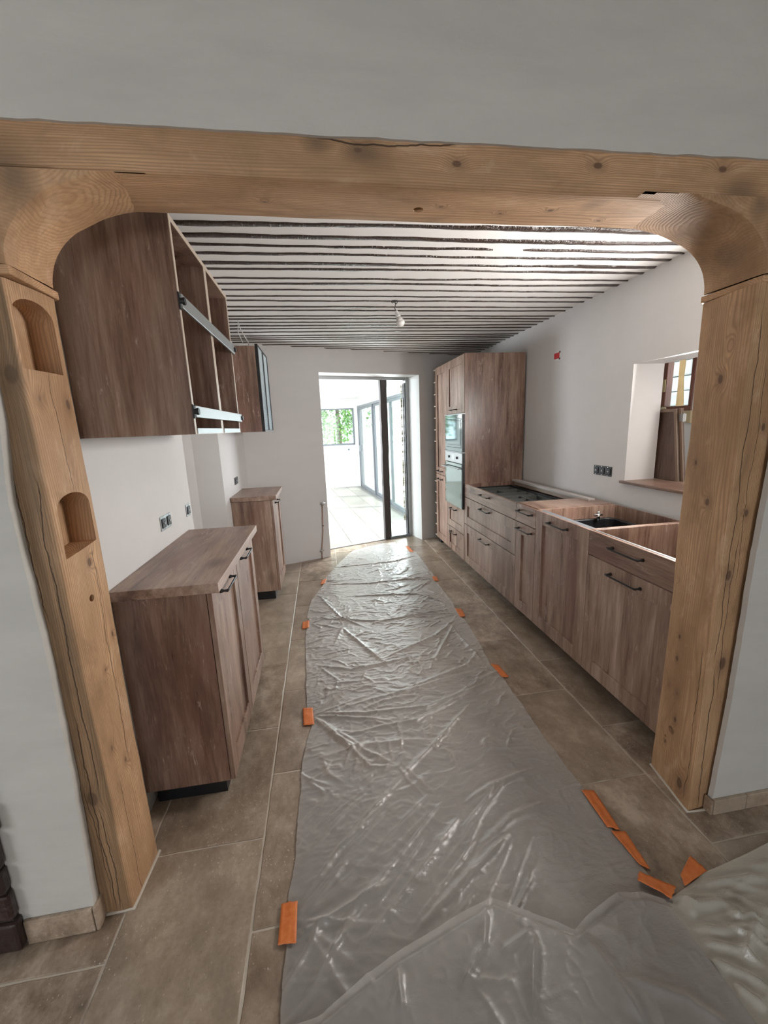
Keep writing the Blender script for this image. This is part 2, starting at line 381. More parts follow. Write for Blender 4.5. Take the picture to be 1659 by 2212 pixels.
def vnoise(x, seed=0):
    """smooth 1d noise in -1..1"""
    x = np.asarray(x, float) + seed * 17.13; i = np.floor(x); f = x - i; f = f * f * (3 - 2 * f)
    h = lambda k: np.modf(np.abs(np.sin(k * 127.1 + seed * 311.7) * 43758.5453))[0] * 2 - 1
    return h(i) * (1 - f) + h(i + 1) * f
def vnoise2(x, y, seed=0):
    x = np.asarray(x, float); y = np.asarray(y, float); xi = np.floor(x); yi = np.floor(y); fx = x - xi; fy = y - yi
    fx = fx * fx * (3 - 2 * fx); fy = fy * fy * (3 - 2 * fy)
    h = lambda a, b: np.modf(np.abs(np.sin(a * 127.1 + b * 311.7 + seed * 74.7) * 43758.5453))[0] * 2 - 1
    return (h(xi, yi) * (1 - fx) + h(xi + 1, yi) * fx) * (1 - fy) + (h(xi, yi + 1) * (1 - fx) + h(xi + 1, yi + 1) * fx) * fy
def fbm(x, y, oc=4, seed=0):
    s = 0; a = 1
    for i in range(oc): s = s + a * vnoise2(x * 2 ** i, y * 2 ** i, seed + i); a *= .5
    return s

# ================================================================ SETTING
ZC = 2.53
UB = Vector((.948, .318, 0)); UB.normalize(); NB = Vector((-UB.y, UB.x, 0)); P0 = Vector((.005, 5.07, 0))
TB = .31
def onback(s, n, z): v = P0 + UB * s + NB * n; return (v.x, v.y, z)
def backbox(mb, s0, s1, n0, n1, z0, z1, mi=0):
    st = len(mb.v); mb.box(s0, n0, z0, s1, n1, z1, mi); mb.xf(lambda v: onback(v[0], v[1], v[2]), st); return mb
# local frame of the veranda
VO = Vector((1.3, 9.0, 0)); VD = Vector((-.103, .9947, 0)).normalized(); VR = Vector((VD.y, -VD.x, 0))
def onv(a, b, z): v = VO + VR * a + VD * b; return (v.x, v.y, z)
def vbox(mb, a0, a1, b0, b1, z0, z1, mi=0):
    st = len(mb.v); mb.box(a0, b0, z0, a1, b1, z1, mi); mb.xf(lambda v: onv(*v), st); return mb

# ---- floor: travertine tiles, one object each, on a bed of grout
def clip(poly, a, b, c):            # keep a*x+b*y<=c
    out = []
    for i in range(len(poly)):
        p, q = poly[i], poly[(i + 1) % len(poly)]; dp = a * p[0] + b * p[1] - c; dq = a * q[0] + b * q[1] - c
        if dp <= 0: out.append(p)
        if (dp < 0) != (dq < 0) and dp != dq:
            t_ = dp / (dp - dq); out.append((p[0] + (q[0] - p[0]) * t_, p[1] + (q[1] - p[1]) * t_))
    return out
bed = MB().box(-3.2, -3.9, -.05, 3.6, 1.44, -.0035)
bed.prism([(-1.1, 1.44), (2.2, 1.44), (2.2, 6.15), onback(1.45, .3, 0)[:2], onback(0, .3, 0)[:2], (-1.1, 5.0)], -.05, -.0035)
floor = struct(link('floor', bed, M['grout'], origin=(0, 2, 0)))
def rough_tile(name, x0, y0, x1, y1, parent, mat, g=.0036, z1=0.0, limit=None, step=.05, tf=None):
    edge = []
    def seg(ax, ay, bx, by):
        L = math.hypot(bx - ax, by - ay); n = max(2, int(L / step))
        for i in range(n):
            t_ = i / n; j = random.uniform(-.0016, .0016) if i else 0
            nx, ny = -(by - ay) / L, (bx - ax) / L; edge.append((ax + (bx - ax) * t_ + nx * j, ay + (by - ay) * t_ + ny * j))
    x0 += g; y0 += g; x1 -= g; y1 -= g
    seg(x0, y0, x1, y0); seg(x1, y0, x1, y1); seg(x1, y1, x0, y1); seg(x0, y1, x0, y0)
    for L in (limit or []):
        edge = clip(edge, *L)
        if len(edge) < 3: return None
    n = len(edge); cx = sum(p[0] for p in edge) / n; cy = sum(p[1] for p in edge) / n
    zt = z1 + random.uniform(-.0006, .0006); tx = random.uniform(-.001, .001); ty = random.uniform(-.001, .001)
    inn = []
    for (x, y) in edge:
        d = math.hypot(x - cx, y - cy); k = 1 - .003 / max(d, .02); inn.append((cx + (x - cx) * k, cy + (y - cy) * k))
    T = tf or (lambda v: v)
    vs = [T((x, y, z1 - .012)) for x, y in edge] + [T((x, y, zt - .0018)) for x, y in edge] + [T((x, y, zt + tx * (x - cx) + ty * (y - cy))) for x, y in inn]
    fs = [(i, (i + 1) % n, n + (i + 1) % n, n + i) for i in range(n)] + [(n + i, n + (i + 1) % n, 2 * n + (i + 1) % n, 2 * n + i) for i in range(n)] + [tuple(range(2 * n, 3 * n))]
    return link(name, MB().add(vs, fs), mat, parent)
xs = [-2.49, -2.06, -1.63, -1.20, -.772, -.332, .10, .53, .955, 1.37, 1.80, 2.23, 2.66, 3.09]
lim = [(-UB.y * 1, UB.x * 1, -UB.y * onback(0, .29, 0)[0] + UB.x * onback(0, .29, 0)[1])]
for c in range(len(xs) - 1):
    ph = 1.41 if c % 2 == 1 else 1.09
    if xs[c] < -.8: ph = 1.085 if c % 2 == 1 else 1.41
    ph = {3: 1.09, 4: 1.415, 5: 1.095, 6: 1.413, 7: 1.083, 8: 1.402, 9: 1.075}.get(c, ph)
    for r in range(-4, 8):
        y0 = ph + .6345 * r; y1 = y0 + .6345
        if y0 > 5.9 or y1 < -.9: continue
        if (xs[c + 1] < -.85 or xs[c] > 2.2) and y0 > 1.2: continue
        rough_tile('tile', xs[c], y0, xs[c + 1], y1, floor, M['trav'], limit=lim)

# ---- walls of the kitchen
wl = MB()
wl.box(-1.35, 1.44, 0, -.84, 2.72, ZC); wl.box(-1.35, 2.72, 0, -1.05, 3.63, ZC); wl.box(-1.35, 3.63, 0, -.84, 5.2, ZC)
struct(link('wall_left', wl, M['wall']))
wr = MB()
NY0, NY1, NZ0, NZ1 = 1.72, 2.68, 1.13, 1.96
wr.box(2.18, 1.44, 0, 2.42, NY0, ZC); wr.box(2.18, NY1, 0, 2.42, 6.2, ZC); wr.box(2.18, NY0, 0, 2.42, NY1, NZ0); wr.box(2.18, NY0, NZ1, 2.42, NY1, ZC)
struct(link('wall_right', wr, M['wall']))
wb = MB(); DS0, DS1, DZ = .03, 1.413, 2.255
backbox(wb, -1.35, DS0, 0, TB, 0, ZC); backbox(wb, DS1, 2.6, 0, TB, 0, ZC); backbox(wb, DS0, DS1, 0, TB, DZ, ZC)
struct(link('wall_back', wb, M['wall']))

# ---- wall with the timber-framed opening (front face towards the camera)
wf = MB()
def wall_edge(side, zs, e0, sgn):
    pts = [(zz, e0(zz) + .004 * vnoise(zz * 28, side) + .002 * vnoise(zz * 90, side + 3)) for zz in zs]
    return pts
zz_ = list(np.arange(0, 3.25, .03))
eL = lambda z: float(np.interp(z, [0, .09, .55, 1.0, 1.45, 1.66, 2.0, 3.3], [-.843, -.841, -.822, -.816, -.822, -.80, -.80, -.80]))
eR = lambda z: float(np.interp(z, [0, .1, .5, 1.1, 1.4, 2.0, 3.3], [1.475, 1.480, 1.500, 1.508, 1.522, 1.54, 1.54]))
for side, e, out_x, yf in ((0, eL, -3.2, 1.2), (1, eR, 3.6, 1.182)):
    pl = [(float(e(z_) + .0010 * vnoise(z_ * 20, side) + .0007 * vnoise(z_ * 95, side + 3)), float(z_)) for z_ in zz_ if z_ < 2.30]
    poly = [(out_x, 0)] + pl + [(out_x, pl[-1][1])]
    if side == 0: poly = poly[::-1]
    wf = MB(); yk = 1.2305 if side == 0 else 1.2025; wf.prism(poly, yf, yk, axis=1)
    wk = MB()
    if side == 0: wk.box(-3.2, yk, 0, -.925, 1.44, 2.235)
    else: wk.box(1.625, yk, 0, 3.6, 1.44, 2.235)
    struct(link('wall_front', wk, M['wall_front']))
    struct(link('wall_front', wf, M['wall_front']))
xs_ = np.arange(-3.2, 3.65, .04)
low = [(float(x), float(2.338 + .0075 * x * .9 + .0016 * vnoise(x * 14, 9) + .0014 * vnoise(x * 60, 5))) for x in xs_]
wf = MB(); wf.prism(low + [(3.6, 3.2), (-3.2, 3.2)], 1.229, 1.445, axis=1)
wfo = struct(link('wall_front', wf, M['wall_front']))
# ---- the photographer's room behind the camera: walls with an unseen opening sized for the fill light
rw = MB()
struct(link('wall_rear', MB().box(-3.3, -4.0, 0, -1.1, -3.9, 3.2).box(1.7, -4.0, 0, 3.7, -3.9, 3.2).box(-1.1, -4.0, 0, 1.7, -3.9, .9).box(-1.1, -4, 2.1, 1.7, -3.9, 3.2).box(-1.1,-4,.9,-.30,-3.9,2.1).box(0.8,-4,.9,1.7,-3.9,2.1), M['wall_front']))
struct(link('wall_left', MB().box(-3.3, -3.9, 0, -3.2, 1.4, 3.2), M['wall_front']))
struct(link('wall_right', MB().box(3.6, -3.9, 0, 3.7, 1.4, 3.2), M['wall_front']))
struct(link('ceiling', MB().box(-3.3, -4.0, 3.2, 3.7, 1.45, 3.3), M['wall_front']))

# ---- kitchen ceiling: plaster with the dark beams showing as ragged stripes
cl = MB().box(-1.35, 1.44, ZC, 2.45, 6.3, ZC + .12)
ceil = struct(link('ceiling', cl, M['ceil'], origin=(.7, 3.5, ZC)))
by = [2.143, 2.271, 2.37, 2.485, 2.60, 2.695, 2.835, 2.940, 3.06, 3.20, 3.305, 3.452, 3.556, 3.72, 3.82, 3.922, 4.04, 4.158, 4.285, 4.435, 4.535]
while by[-1] < 5.9: by.append(by[-1] + random.uniform(.095, .135))
by = [1.62, 1.75, 1.88, 2.01] + by
wid = {2.143: .026, 2.271: .021, 2.37: .013, 2.485: .014, 2.60: .020, 2.695: .014, 2.835: .008, 2.940: .016}
for i, y in enumerate(by):
    if y > 5.7: break
    w0 = wid.get(y, random.choice([.007, .010, .012, .014]))
    xa, xb = -.95, 2.19
    if y > 4.85: xa = (y - 5.07) / .335 + .005 - .1
    segs = [(xa, xb)]
    if abs(y - 2.37) < .01: segs = [(xa, 1.00), (1.18, xb)]
    for (sa, sb) in segs:
        x = np.arange(sa, sb + .012, .012); n = len(x)
        cy_ = y + (.012 * vnoise(x * 1.1, i) + .004 * vnoise(x * 6, i + 40)) - .016 * (x - .06) * (1 if y < 3 else .3)
        hw = w0 * (1 + .45 * vnoise(x * 2.0, i + 80)) + .0022 * vnoise(x * 22, i + 120)
        ta = np.clip((x - sa) / .05, .15, 1) * np.clip((sb - x) / .05, .15, 1); hw = np.maximum(hw, .0035) * (ta if len(segs) > 1 else 1)
        e2 = .002 * vnoise(x * 18, i + 200)
        mb = MB(); rows = []
        for k, (fy, fz) in enumerate(((-1, 0), (-.72, -.006), (0, -.009), (.72, -.006), (1, 0))):
            for j in range(n): mb.v.append((float(x[j]), float(cy_[j] + fy * hw[j] + e2[j]), float(ZC + .001 + fz)))
        for k in range(4):
            for j in range(n - 1): mb.f.append((k * n + j, k * n + j + 1, (k + 1) * n + j + 1, (k + 1) * n + j)); mb.mi.append(0)
        link('beam', mb, M['beamdark'], ceil, smooth=True)

# ---- baseboards in travertine
def bb(name, boxes): 
    r = None
    for i, b in enumerate(boxes):
        if r is None: r = struct(link(name, MB().box(*b), M['bbm'], bevel=.003))
        else: link('tile', MB().box(*b), M['bbm'], r, bevel=.003)
bb('baseboard_left', [(-1.046, 1.188, 0, -.845, 1.2, .092), (-.843, 1.190, 0, -.832, 1.238, .094), (-3.1, 1.188, 0, -1.6, 1.2, .092)])
bb('baseboard_right', [(1.477, 1.168, 0, 1.628, 1.182, .068), (1.631, 1.168, 0, 2.05, 1.182, .068), (2.053, 1.168, 0, 2.6, 1.182, .068), (1.464, 1.170, 0, 1.475, 1.205, .068)])

# ================================================================ TIMBER FRAME
def post(name, label, foot, z0, z1, mat, seed, amp=.004, cutters=()):
    """old post: rounded four-sided section with uneven faces. foot = 4 corners ccw"""
    rings = []; rad = .012
    zs = np.arange(z0, z1 + .001, .02); prof = []
    for i in range(4):
        a, b, c = Vector(foot[i - 1]), Vector(foot[i]), Vector(foot[(i + 1) % 4])
        d1 = (a - b).normalized(); d2 = (c - b).normalized()
        prof += [(b + d1 * rad, i), (b + d1 * rad * .29 + d2 * rad * .29, i), (b + d2 * rad, i)]
        m = 5
        for k in range(1, m): 
            q = (b + d2 * rad).lerp(c - d2 * rad, k / m); prof.append((q, -1))
    n = len(prof); mb = MB(); cen = sum((Vector(f) for f in foot), Vector((0, 0))) / 4
    for z in zs:
        for (q, i) in prof:
            d = (q - cen).normalized(); s_ = q.x * 8 + q.y * 8
            k = amp * float(vnoise2(z * 2.2, s_ * 1.0, seed)) + amp * .4 * float(vnoise2(z * 9, s_ * 3, seed + 5))
            if i >= 0: k += -.006 * max(0, float(vnoise(z * 3.1, seed + i * 7)))
            p = q + d * k; mb.v.append((p.x, p.y, float(z)))
    R = len(zs)
    for j in range(R - 1):
        for k in range(n): mb.f.append((j * n + k, j * n + (k + 1) % n, (j + 1) * n + (k + 1) % n, (j + 1) * n + k)); mb.mi.append(0)
    mb.f.append(tuple(range(n - 1, -1, -1))); mb.f.append(tuple((R - 1) * n + k for k in range(n))); mb.mi += [0, 0]
    o = link(name, mb, mat, origin=(0, 0, 0))
    if cutters: boolean_cut(o, cutters)
    o.data.polygons.foreach_set('use_smooth', [True] * len(o.data.polygons))
    e = o.modifiers.new('es', 'EDGE_SPLIT'); e.split_angle = math.radians(38)
    return tag(o, label, 'post')
ML = pine('pine_left_post', 'z', (-.99, 1.10),
          knots=[(-.77, 1.232, 1.77, .02), (-.735, 1.28, 1.71, .013), (-.735, 1.39, 1.70, .013), (-.735, 1.35, 1.22, .012), (-.735, 1.29, .60, .015), (-.735, 1.35, .50, .012), (-.80, 1.232, .47, .022), (-.735, 1.33, .86, .008), (-.735, 1.40, .95, .008)],
          front=.62, cracks=[('x', -.785, .02, .42, .0018), ('x', -.81, .1, .5, .0014), ('x', -.80, .05, .75, .0022), ('x', -.775, .5, 1.5, .002), ('y', 1.37, .5, 1.27, .0018), ('y', 1.335, 1.45, 1.78, .0014), ('x', -.82, 1.1, 1.9, .002), ('y', 1.30, 0.0, .45, .0015)])
# arched mortises cut in the side of the left post
def arch(y0, y1, z0, z1, x0, x1, slope=.0):
    r = (y1 - y0) / 2; pts = [(y0, z0 + slope), (y1, z0)]
    for k in range(0, 13):
        a = math.pi * k / 12; pts.append(((y0 + y1) / 2 + r * math.cos(a), z1 - r * .62 + r * .62 * math.sin(a)))
    return MB().prism(pts, x0, x1, axis=0)
def drill(c, d, r, L):
    c = Vector(c); d = Vector(d).normalized(); return MB().tube([c - d * L / 2, c + d * L / 2], r, 20)
post('timber_post', 'sanded pine post at left of the opening with two arched pockets', [(-.915, 1.232), (-.750, 1.234), (-.736, 1.434), (-.915, 1.434)], 0, 2.001, ML, 3,
     cutters=[arch(1.246, 1.398, 1.785, 1.968, -.805, -.70), arch(1.258, 1.406, 1.280, 1.445, -.81, -.70, -.02), drill((-.74, 1.332, 1.11), (1, 0, .1), .011, .08)])
MR = pine('pine_right_post', 'z', (1.75, 1.05),
          knots=[(1.41, 1.31, 1.72, .014), (1.42, 1.38, 1.42, .009), (1.41, 1.30, 1.28, .012), (1.42, 1.40, .93, .008), (1.42, 1.36, .70, .008), (1.42, 1.36, .60, .010), (1.42, 1.39, .46, .010), (1.41, 1.34, .45, .012), (1.42, 1.33, .33, .011),
                 (1.40, 1.26, .08, .020), (1.47, 1.212, .66, .022), (1.44, 1.206, 1.02, .018), (1.48, 1.212, 1.25, .012), (1.50, 1.22, 1.55, .012), (1.42, 1.28, 1.83, .012), (1.42, 1.37, .19, .007)],
          cracks=[('x', 1.435, .02, .62, .0028), ('x', 1.46, .55, 1.15, .002), ('x', 1.43, .7, 1.9, .0026), ('x', 1.475, 1.0, 1.75, .0016), ('y', 1.225, .05, .7, .0018)])
post('timber_post', 'sanded pine post at right of the opening, deeply cracked with many knots', [(1.392, 1.203), (1.585, 1.225), (1.60, 1.44), (1.432, 1.44)], 0, 2.001, MR, 11,
     cutters=[drill((1.41, 1.345, .265), (1, -.1, .25), .016, .10), drill((1.418, 1.372, .215), (1, 0, 0), .005, .05)])

MBm = pine('pine_lintel', 'x', (1.46, 2.05),
           knots=[(.15, 1.235, 2.315, .010), (.42, 1.235, 2.295, .012), (.84, 1.235, 2.31, .012), (1.25, 1.235, 2.32, .012), (-.11, 1.34, 2.237, .008), (-.55, 1.36, 2.237, .010), (.40, 1.33, 2.237, .008), (.60, 1.36, 2.237, .006), (.75, 1.33, 2.237, .009), (.95, 1.38, 2.237, .007)],
           cracks=[('z', 2.335, .05, .45, .003)], stains=[(.18, 1.235, 2.31, .075), (.05, 1.235, 2.335, .05), (-.72, 1.25, 2.24, .10), (1.3, 1.25, 2.25, .09), (.85, 1.3, 2.25, .05)])
lin = MB(); xx = np.arange(-1.6, 2.35, .03)
prof = [(1.238, 2.36), (1.238, 2.257), (1.241, 2.246), (1.250, 2.239), (1.28, 2.237), (1.33, 2.237), (1.38, 2.237), (1.420, 2.237), (1.432, 2.240), (1.436, 2.252), (1.436, 2.36)]
npf = len(prof)
for j, x in enumerate(xx):
    for k, (y, z) in enumerate(prof):
        dz = .004 * float(vnoise(x * 1.6, 21)) + .0016 * float(vnoise2(x * 7, k * .7, 8)); dy = .003 * float(vnoise2(x * 2.5, k * .4, 31))
        if z > 2.3: dz = dy = 0
        lin.v.append((float(x), y + dy, z + dz))
for j in range(len(xx) - 1):
    for k in range(npf): lin.f.append((j * npf + k, j * npf + (k + 1) % npf, (j + 1) * npf + (k + 1) % npf, (j + 1) * npf + k)); lin.mi.append(0)
lin.f += [tuple(range(npf)), tuple((len(xx) - 1) * npf + k for k in range(npf - 1, -1, -1))]; lin.mi += [0, 0]
lo = link('timber_beam', lin, MBm, origin=(0, 0, 0)); boolean_cut(lo, [drill((.338, 1.352, 2.24), (0, 0, 1), .0155, .09)])
lo.data.polygons.foreach_set('use_smooth', [True] * len(lo.data.polygons)); e = lo.modifiers.new('es', 'EDGE_SPLIT'); e.split_angle = math.radians(40)
tag(lo, 'long sanded pine beam over the opening, one drilled hole underneath', 'beam')

def brace(label, cx, cz, a, b, xo, sgn, mat, yb0, yb1, pw=2.2):
    """curved corner piece: quarter arc between post and beam, rounded arrises"""
    t = thing('corner_brace', label, 'brace', ((cx + sgn * a), 1.33, 2.0))
    N = 26; mb = MB(); ys = [yb0, yb0 + .004, yb0 + .014, yb0 + .05, yb0 + .10, yb0 + .15, yb1 - .010, yb1 - .003, yb1]
    off = [.012, .005, .001, 0, 0, 0, .001, .004, .010]
    for y, of in zip(ys, off):
        for k in range(N + 1):
            th = math.pi / 2 * k / N; c, s = math.cos(th), math.sin(th)
            x = cx + sgn * a * (s ** (2 / pw)) if s > 0 else cx; z = cz + b * (c ** (2 / pw)) if c > 1e-6 else cz
            nx, nz = sgn * s, c; w = .002 * float(vnoise2(k * .35, y * 12, 5))
            mb.v.append((x + nx * (of + w), y, min(z + nz * (of + w), 2.2395)))
    n = N + 1; m = len(ys)
    for j in range(m - 1):
        for k in range(N): mb.f.append((j * n + k, j * n + k + 1, (j + 1) * n + k + 1, (j + 1) * n + k)); mb.mi.append(0)
    # outer corner rows close the solid
    for y in (yb0, yb1):
        base = len(mb.v); mb.v += [(xo, y, 2.2395), (xo, y, cz)]
        row = 0 if y == yb0 else (m - 1) * n
        mb.f.append(tuple([base, base + 1] + [row + k for k in range(N, -1, -1)])); mb.mi.append(0)
    b0 = len(mb.v) - 4
    mb.f.append((b0, b0 + 2, b0 + 3, b0 + 1)); mb.f.append((b0 + 1, b0 + 3, (m - 1) * n + N, N)); mb.f.append((b0, 0, (m - 1) * n, b0 + 2)); mb.mi += [0, 0, 0]
    o = link('curved_block', mb, mat, t, smooth=True); e = o.modifiers.new('es', 'EDGE_SPLIT'); e.split_angle = math.radians(35)
    # thin wedge strip between brace and post
    xe = cx + sgn * a
    f = 1 if sgn > 0 else -1
    w1 = MB().prism([(xe - f * .012, 1.252 - .028), (xe - f * .004, 1.438), (xe + f * .02, 1.455), (xe + f * .10, 1.455), (xe + f * .10, 1.224)][::(1 if f > 0 else -1)], cz - .028, cz - .006)
    if sgn > 0: w1.xf(lambda v: (v[0], v[1] - (.014 if v[1] < 1.3 else 0), v[2]))
    link('shim', w1, M['shim'], t, bevel=.003)
    return t
M['shim'] = pine('rough_pine_strip', 'x', (1.5, 1.7), tone=1.3)
MB1 = pine('pine_brace_left', 'd', (-.66, 2.33), knots=[(-.60, 1.40, 2.17, .005)], stains=[(-.68, 1.24, 2.21, .06), (-.79, 1.24, 2.17, .05)], cracks=[('z', 2.205, 0, 0, .001)])
MB2 = pine('pine_brace_right', 'd', (1.36, 2.36), knots=[(1.33, 1.40, 2.13, .005)], stains=[(1.37, 1.25, 2.21, .05), (1.40, 1.30, 2.10, .05)], tone=1.0)
brace('curved pine corner piece joining left post and beam, with wedge strip', -.385, 2.03, .350, .2095, -.93, -1, MB1, 1.240, 1.434, 2.1)
brace('curved pine corner piece joining right post and beam, with wedge strip', .98, 2.03, .447, .2095, 1.62, 1, MB2, 1.215, 1.438, 2.35)

for k_, pts in enumerate(([(-.838, 1.236), (-.748, 1.236), (-.735, 1.436)], [(1.475, 1.196), (1.390, 1.199), (1.430, 1.44)])):
    g_ = MB().tube([(x, y, .001) for x, y in pts], .0065, 8)
    struct(link('trim_%d' % (k_ + 1), g_, M['grout'], smooth=True))

# ================================================================ CABINETS
def panel(mb, x0, y0, z0, x1, y1, z1): return mb.box(x0, y0, z0, x1, y1, z1)
def handle(parent, x, ya, yb, z, out, name='handle'):
    """bow handle: two flared feet and a flat bar; out=+1/-1 direction it sticks out along x"""
    mb = MB(); d = .030
    for y in (ya, yb):
        mb.tube([(x, y, z), (x + out * .006, y, z), (x + out * .016, y, z), (x + out * d, y, z)], [.0095, .0085, .0048, .0058], 10)
    L = yb - ya; k = .012
    mb.tube([(x + out * d, ya - .004, z), (x + out * (d + .003), ya + k, z), (x + out * (d + .003), yb - k, z), (x + out * d, yb + .004, z)], [.0062, .0048, .0048, .0062], 8)
    return link(name, mb, M['black'], parent, smooth=True)
def front(parent, kind, x, y0, y1, z0, z1, out, mat, fr=None, fb=None, hz=None, hl=.2, plain=False, hy=None):
    """shaker front at plane x (outer face), facing out. fr = stile width, fb = rail height"""
    th = .02; g = .002; y0 += g; y1 -= g; z0 += g; z1 -= g; xi = x - out * th
    mb = MB()
    if plain: mb.box(xi, y0, z0, x, y1, z1)
    else:
        fr = fr or .085; fb = fb or .09
        mb.box(xi, y0, z0, x, y0 + fr, z1); mb.box(xi, y1 - fr, z0, x, y1, z1)
        mb.box(xi, y0 + fr + .0006, z0, x - out * .0004, y1 - fr - .0006, z0 + fb); mb.box(xi, y0 + fr + .0006, z1 - fb, x - out * .0004, y1 - fr - .0006, z1)
        mb.box(xi, y0 + fr - .002, z0 + fb - .002, x - out * .0125, y1 - fr + .002, z1 - fb + .002)
    o = link(kind, mb, mat, parent, bevel=.0012, seg=1)
    if hz is not None:
        c = (y0 + y1) / 2 if hy is None else hy; handle(o, x, c - hl / 2, c + hl / 2, hz, out)
    return o
def carcass(parent, xb, xf, y0, y1, z0, z1, out, top=True, back=True, mat=None, th=.018, ends=(True, True)):
    """open-fronted box; xb back, xf front edge; part per panel"""
    m = mat or M['lam']
    if ends[0]: link('side_panel', MB().box(xb, y0, z0, xf, y0 + th, z1), m, parent, bevel=.0008, seg=1)
    if ends[1]: link('side_panel', MB().box(xb, y1 - th, z0, xf, y1, z1), m, parent, bevel=.0008, seg=1)
    link('bottom_panel', MB().box(xb, y0 + th, z0, xf, y1 - th, z0 + th), m, parent)
    if top: link('top_panel', MB().box(xb, y0 + th, z1 - th, xf, y1 - th, z1), m, parent)
    if back: link('back_panel', MB().box(xb, y0 + th, z0 + th, xb + (.004 if xf > xb else -.004), y1 - th, z1 - (th if top else 0)), m, parent)

# ---- left base cabinet in front, with its worktop
c = thing('base_cabinet', 'nearer left base cabinet, two shaker doors, right behind the left post', 'cabinet', (-.65, 2.1, 0))
carcass(c, -.838, -.492, 1.622, 2.60, .10, .985, 1)
link('plinth_shade', MB().box(-.82, 1.672, 0, -.525, 2.56, .10), M['plinth_shade'], c)
front(c, 'door', -.470, 1.622, 2.098, .10, .98, 1, M['lam'], hz=.935, hl=.18, hy=1.84, fr=.07)
front(c, 'door', -.470, 2.102, 2.60, .10, .98, 1, M['lam'], hz=.935, hl=.18, hy=2.30, fr=.07)
w = link('worktop', MB().box(-.839, 1.60, .985, -.435, 2.612, 1.025), M['lamh'], bevel=.0015)
tag(w, 'brown wood-effect worktop on the nearer left base cabinet', 'worktop')
# ---- left base cabinet further back
c = thing('base_cabinet', 'farther left base cabinet near the back wall, beyond the recess', 'cabinet', (-.65, 4.1, 0))
carcass(c, -.838, -.492, 3.822, 4.42, .10, .985, 1)
link('plinth_shade', MB().box(-.82, 3.872, 0, -.53, 4.38, .10), M['plinth_shade'], c)
front(c, 'door', -.470, 3.822, 4.42, .10, .98, 1, M['lam'], hz=.930, hl=.18, hy=4.07, fr=.08)
w = link('worktop', MB().box(-.839, 3.80, .985, -.435, 4.432, 1.025), M['lamh'], bevel=.0015)
tag(w, 'brown wood-effect worktop on the farther left base cabinet', 'worktop')

# ---- left wall cabinet: two open boxes with lift-door rails
c = thing('wall_cabinet', 'doorless wood-effect wall cabinet with two steel rails across, nearest on left', 'cabinet', (-.65, 2.06, 1.6))
for (a, b) in ((1.62, 2.059), (2.061, 2.50)):
    carcass(c, -.838, -.452, a, b, 1.60, 2.325, 1)
    link('front_edge', MB().box(-.452, a, 1.60, -.4495, a + .018, 2.325).box(-.452, b - .018, 1.60, -.4495, b, 2.325).box(-.452, a + .018, 1.60, -.4495, b - .018, 1.618).box(-.452, a + .018, 2.307, -.4495, b - .018, 2.325), M['edge'], c)  # edges paler than the boards: doorway light put into their colour
    link('bottom_rail', MB().box(-.4495, a + .02, 1.602, -.4460, b - .02, 1.622), M['alu'], c)
    arm = MB().tube([(-.52, a + .022, 2.03), (-.66, a + .024, 1.95), (-.76, a + .024, 1.97)], .006, 6); arm.box(-.80, a + .018, 1.93, -.70, a + .034, 1.985)
    link('lift_arm', arm, M['steel'], c)
    for (yy, zz) in ((.25, 1.98), (.28, 1.87)): link('screw_cover', MB().tube([(-.8345, a + yy, zz), (-.8325, a + yy, zz)], .005, 8), M['blackplastic'], c)
for (z0, z1) in ((2.028, 2.075), (1.660, 1.702)):
    rl = link('lift_rail', MB().box(-.446, 1.612, z0, -.436, 2.512, z1), M['alu'], c, bevel=.002)
    for y, s in ((1.616, -1), (2.508, 1)):
        link('end_cap', MB().tube([(-.445, y - .004 * s, (z0 + z1) / 2), (-.428, y - .004 * s, (z0 + z1) / 2)], .0125, 14).box(-.448, y - .010, z0 - .004, -.443, y + .006, z1 + .004), M['blackplastic'], rl)
# ---- left wall cabinet with ribbed glass doors
c = thing('wall_cabinet', 'wall cabinet with black-framed ribbed glass doors, beyond the open one', 'cabinet', (-.65, 4.1, 1.6))
carcass(c, -.838, -.497, 3.80, 4.46, 1.60, 2.315, 1)
t = NT('ribbed_glass'); gl = t.n('ShaderNodeBsdfGlossy'); gl.inputs['Roughness'].default_value = .12; gl.inputs[0].default_value = (.85, .93, .97, 1)
tr = t.n('ShaderNodeBsdfDiffuse'); tr.inputs[0].default_value = (.74, .84, .88, 1); mx = t.n('ShaderNodeMixShader'); mx.inputs[0].default_value = .62
t.l(tr.outputs[0], mx.inputs[1]); t.l(gl.outputs[0], mx.inputs[2]); t.l(mx.outputs[0], t.out.inputs[0]); M['ribbed'] = t.m
for (a, b) in ((3.80, 4.128), (4.132, 4.46)):
    d = link('door', MB().box(-.495, a, 1.60, -.472, a + .034, 2.33).box(-.495, b - .010, 1.60, -.472, b, 2.33).box(-.495, a + .034, 1.60, -.472, b - .010, 1.612).box(-.495, a + .034, 2.318, -.472, b - .010, 2.33), M['black'], c)
    rb = MB(); z = 1.613
    while z < 2.315:
        rb.add([(-.482, a + .034, z), (-.482, b - .01, z), (-.476, b - .01, z + .005), (-.476, a + .034, z + .005), (-.482, b - .01, z + .010), (-.482, a + .034, z + .010)], [(0, 1, 2, 3), (3, 2, 4, 5)]); z += .0101
    link('glass_pane', rb, M['ribbed'], d)
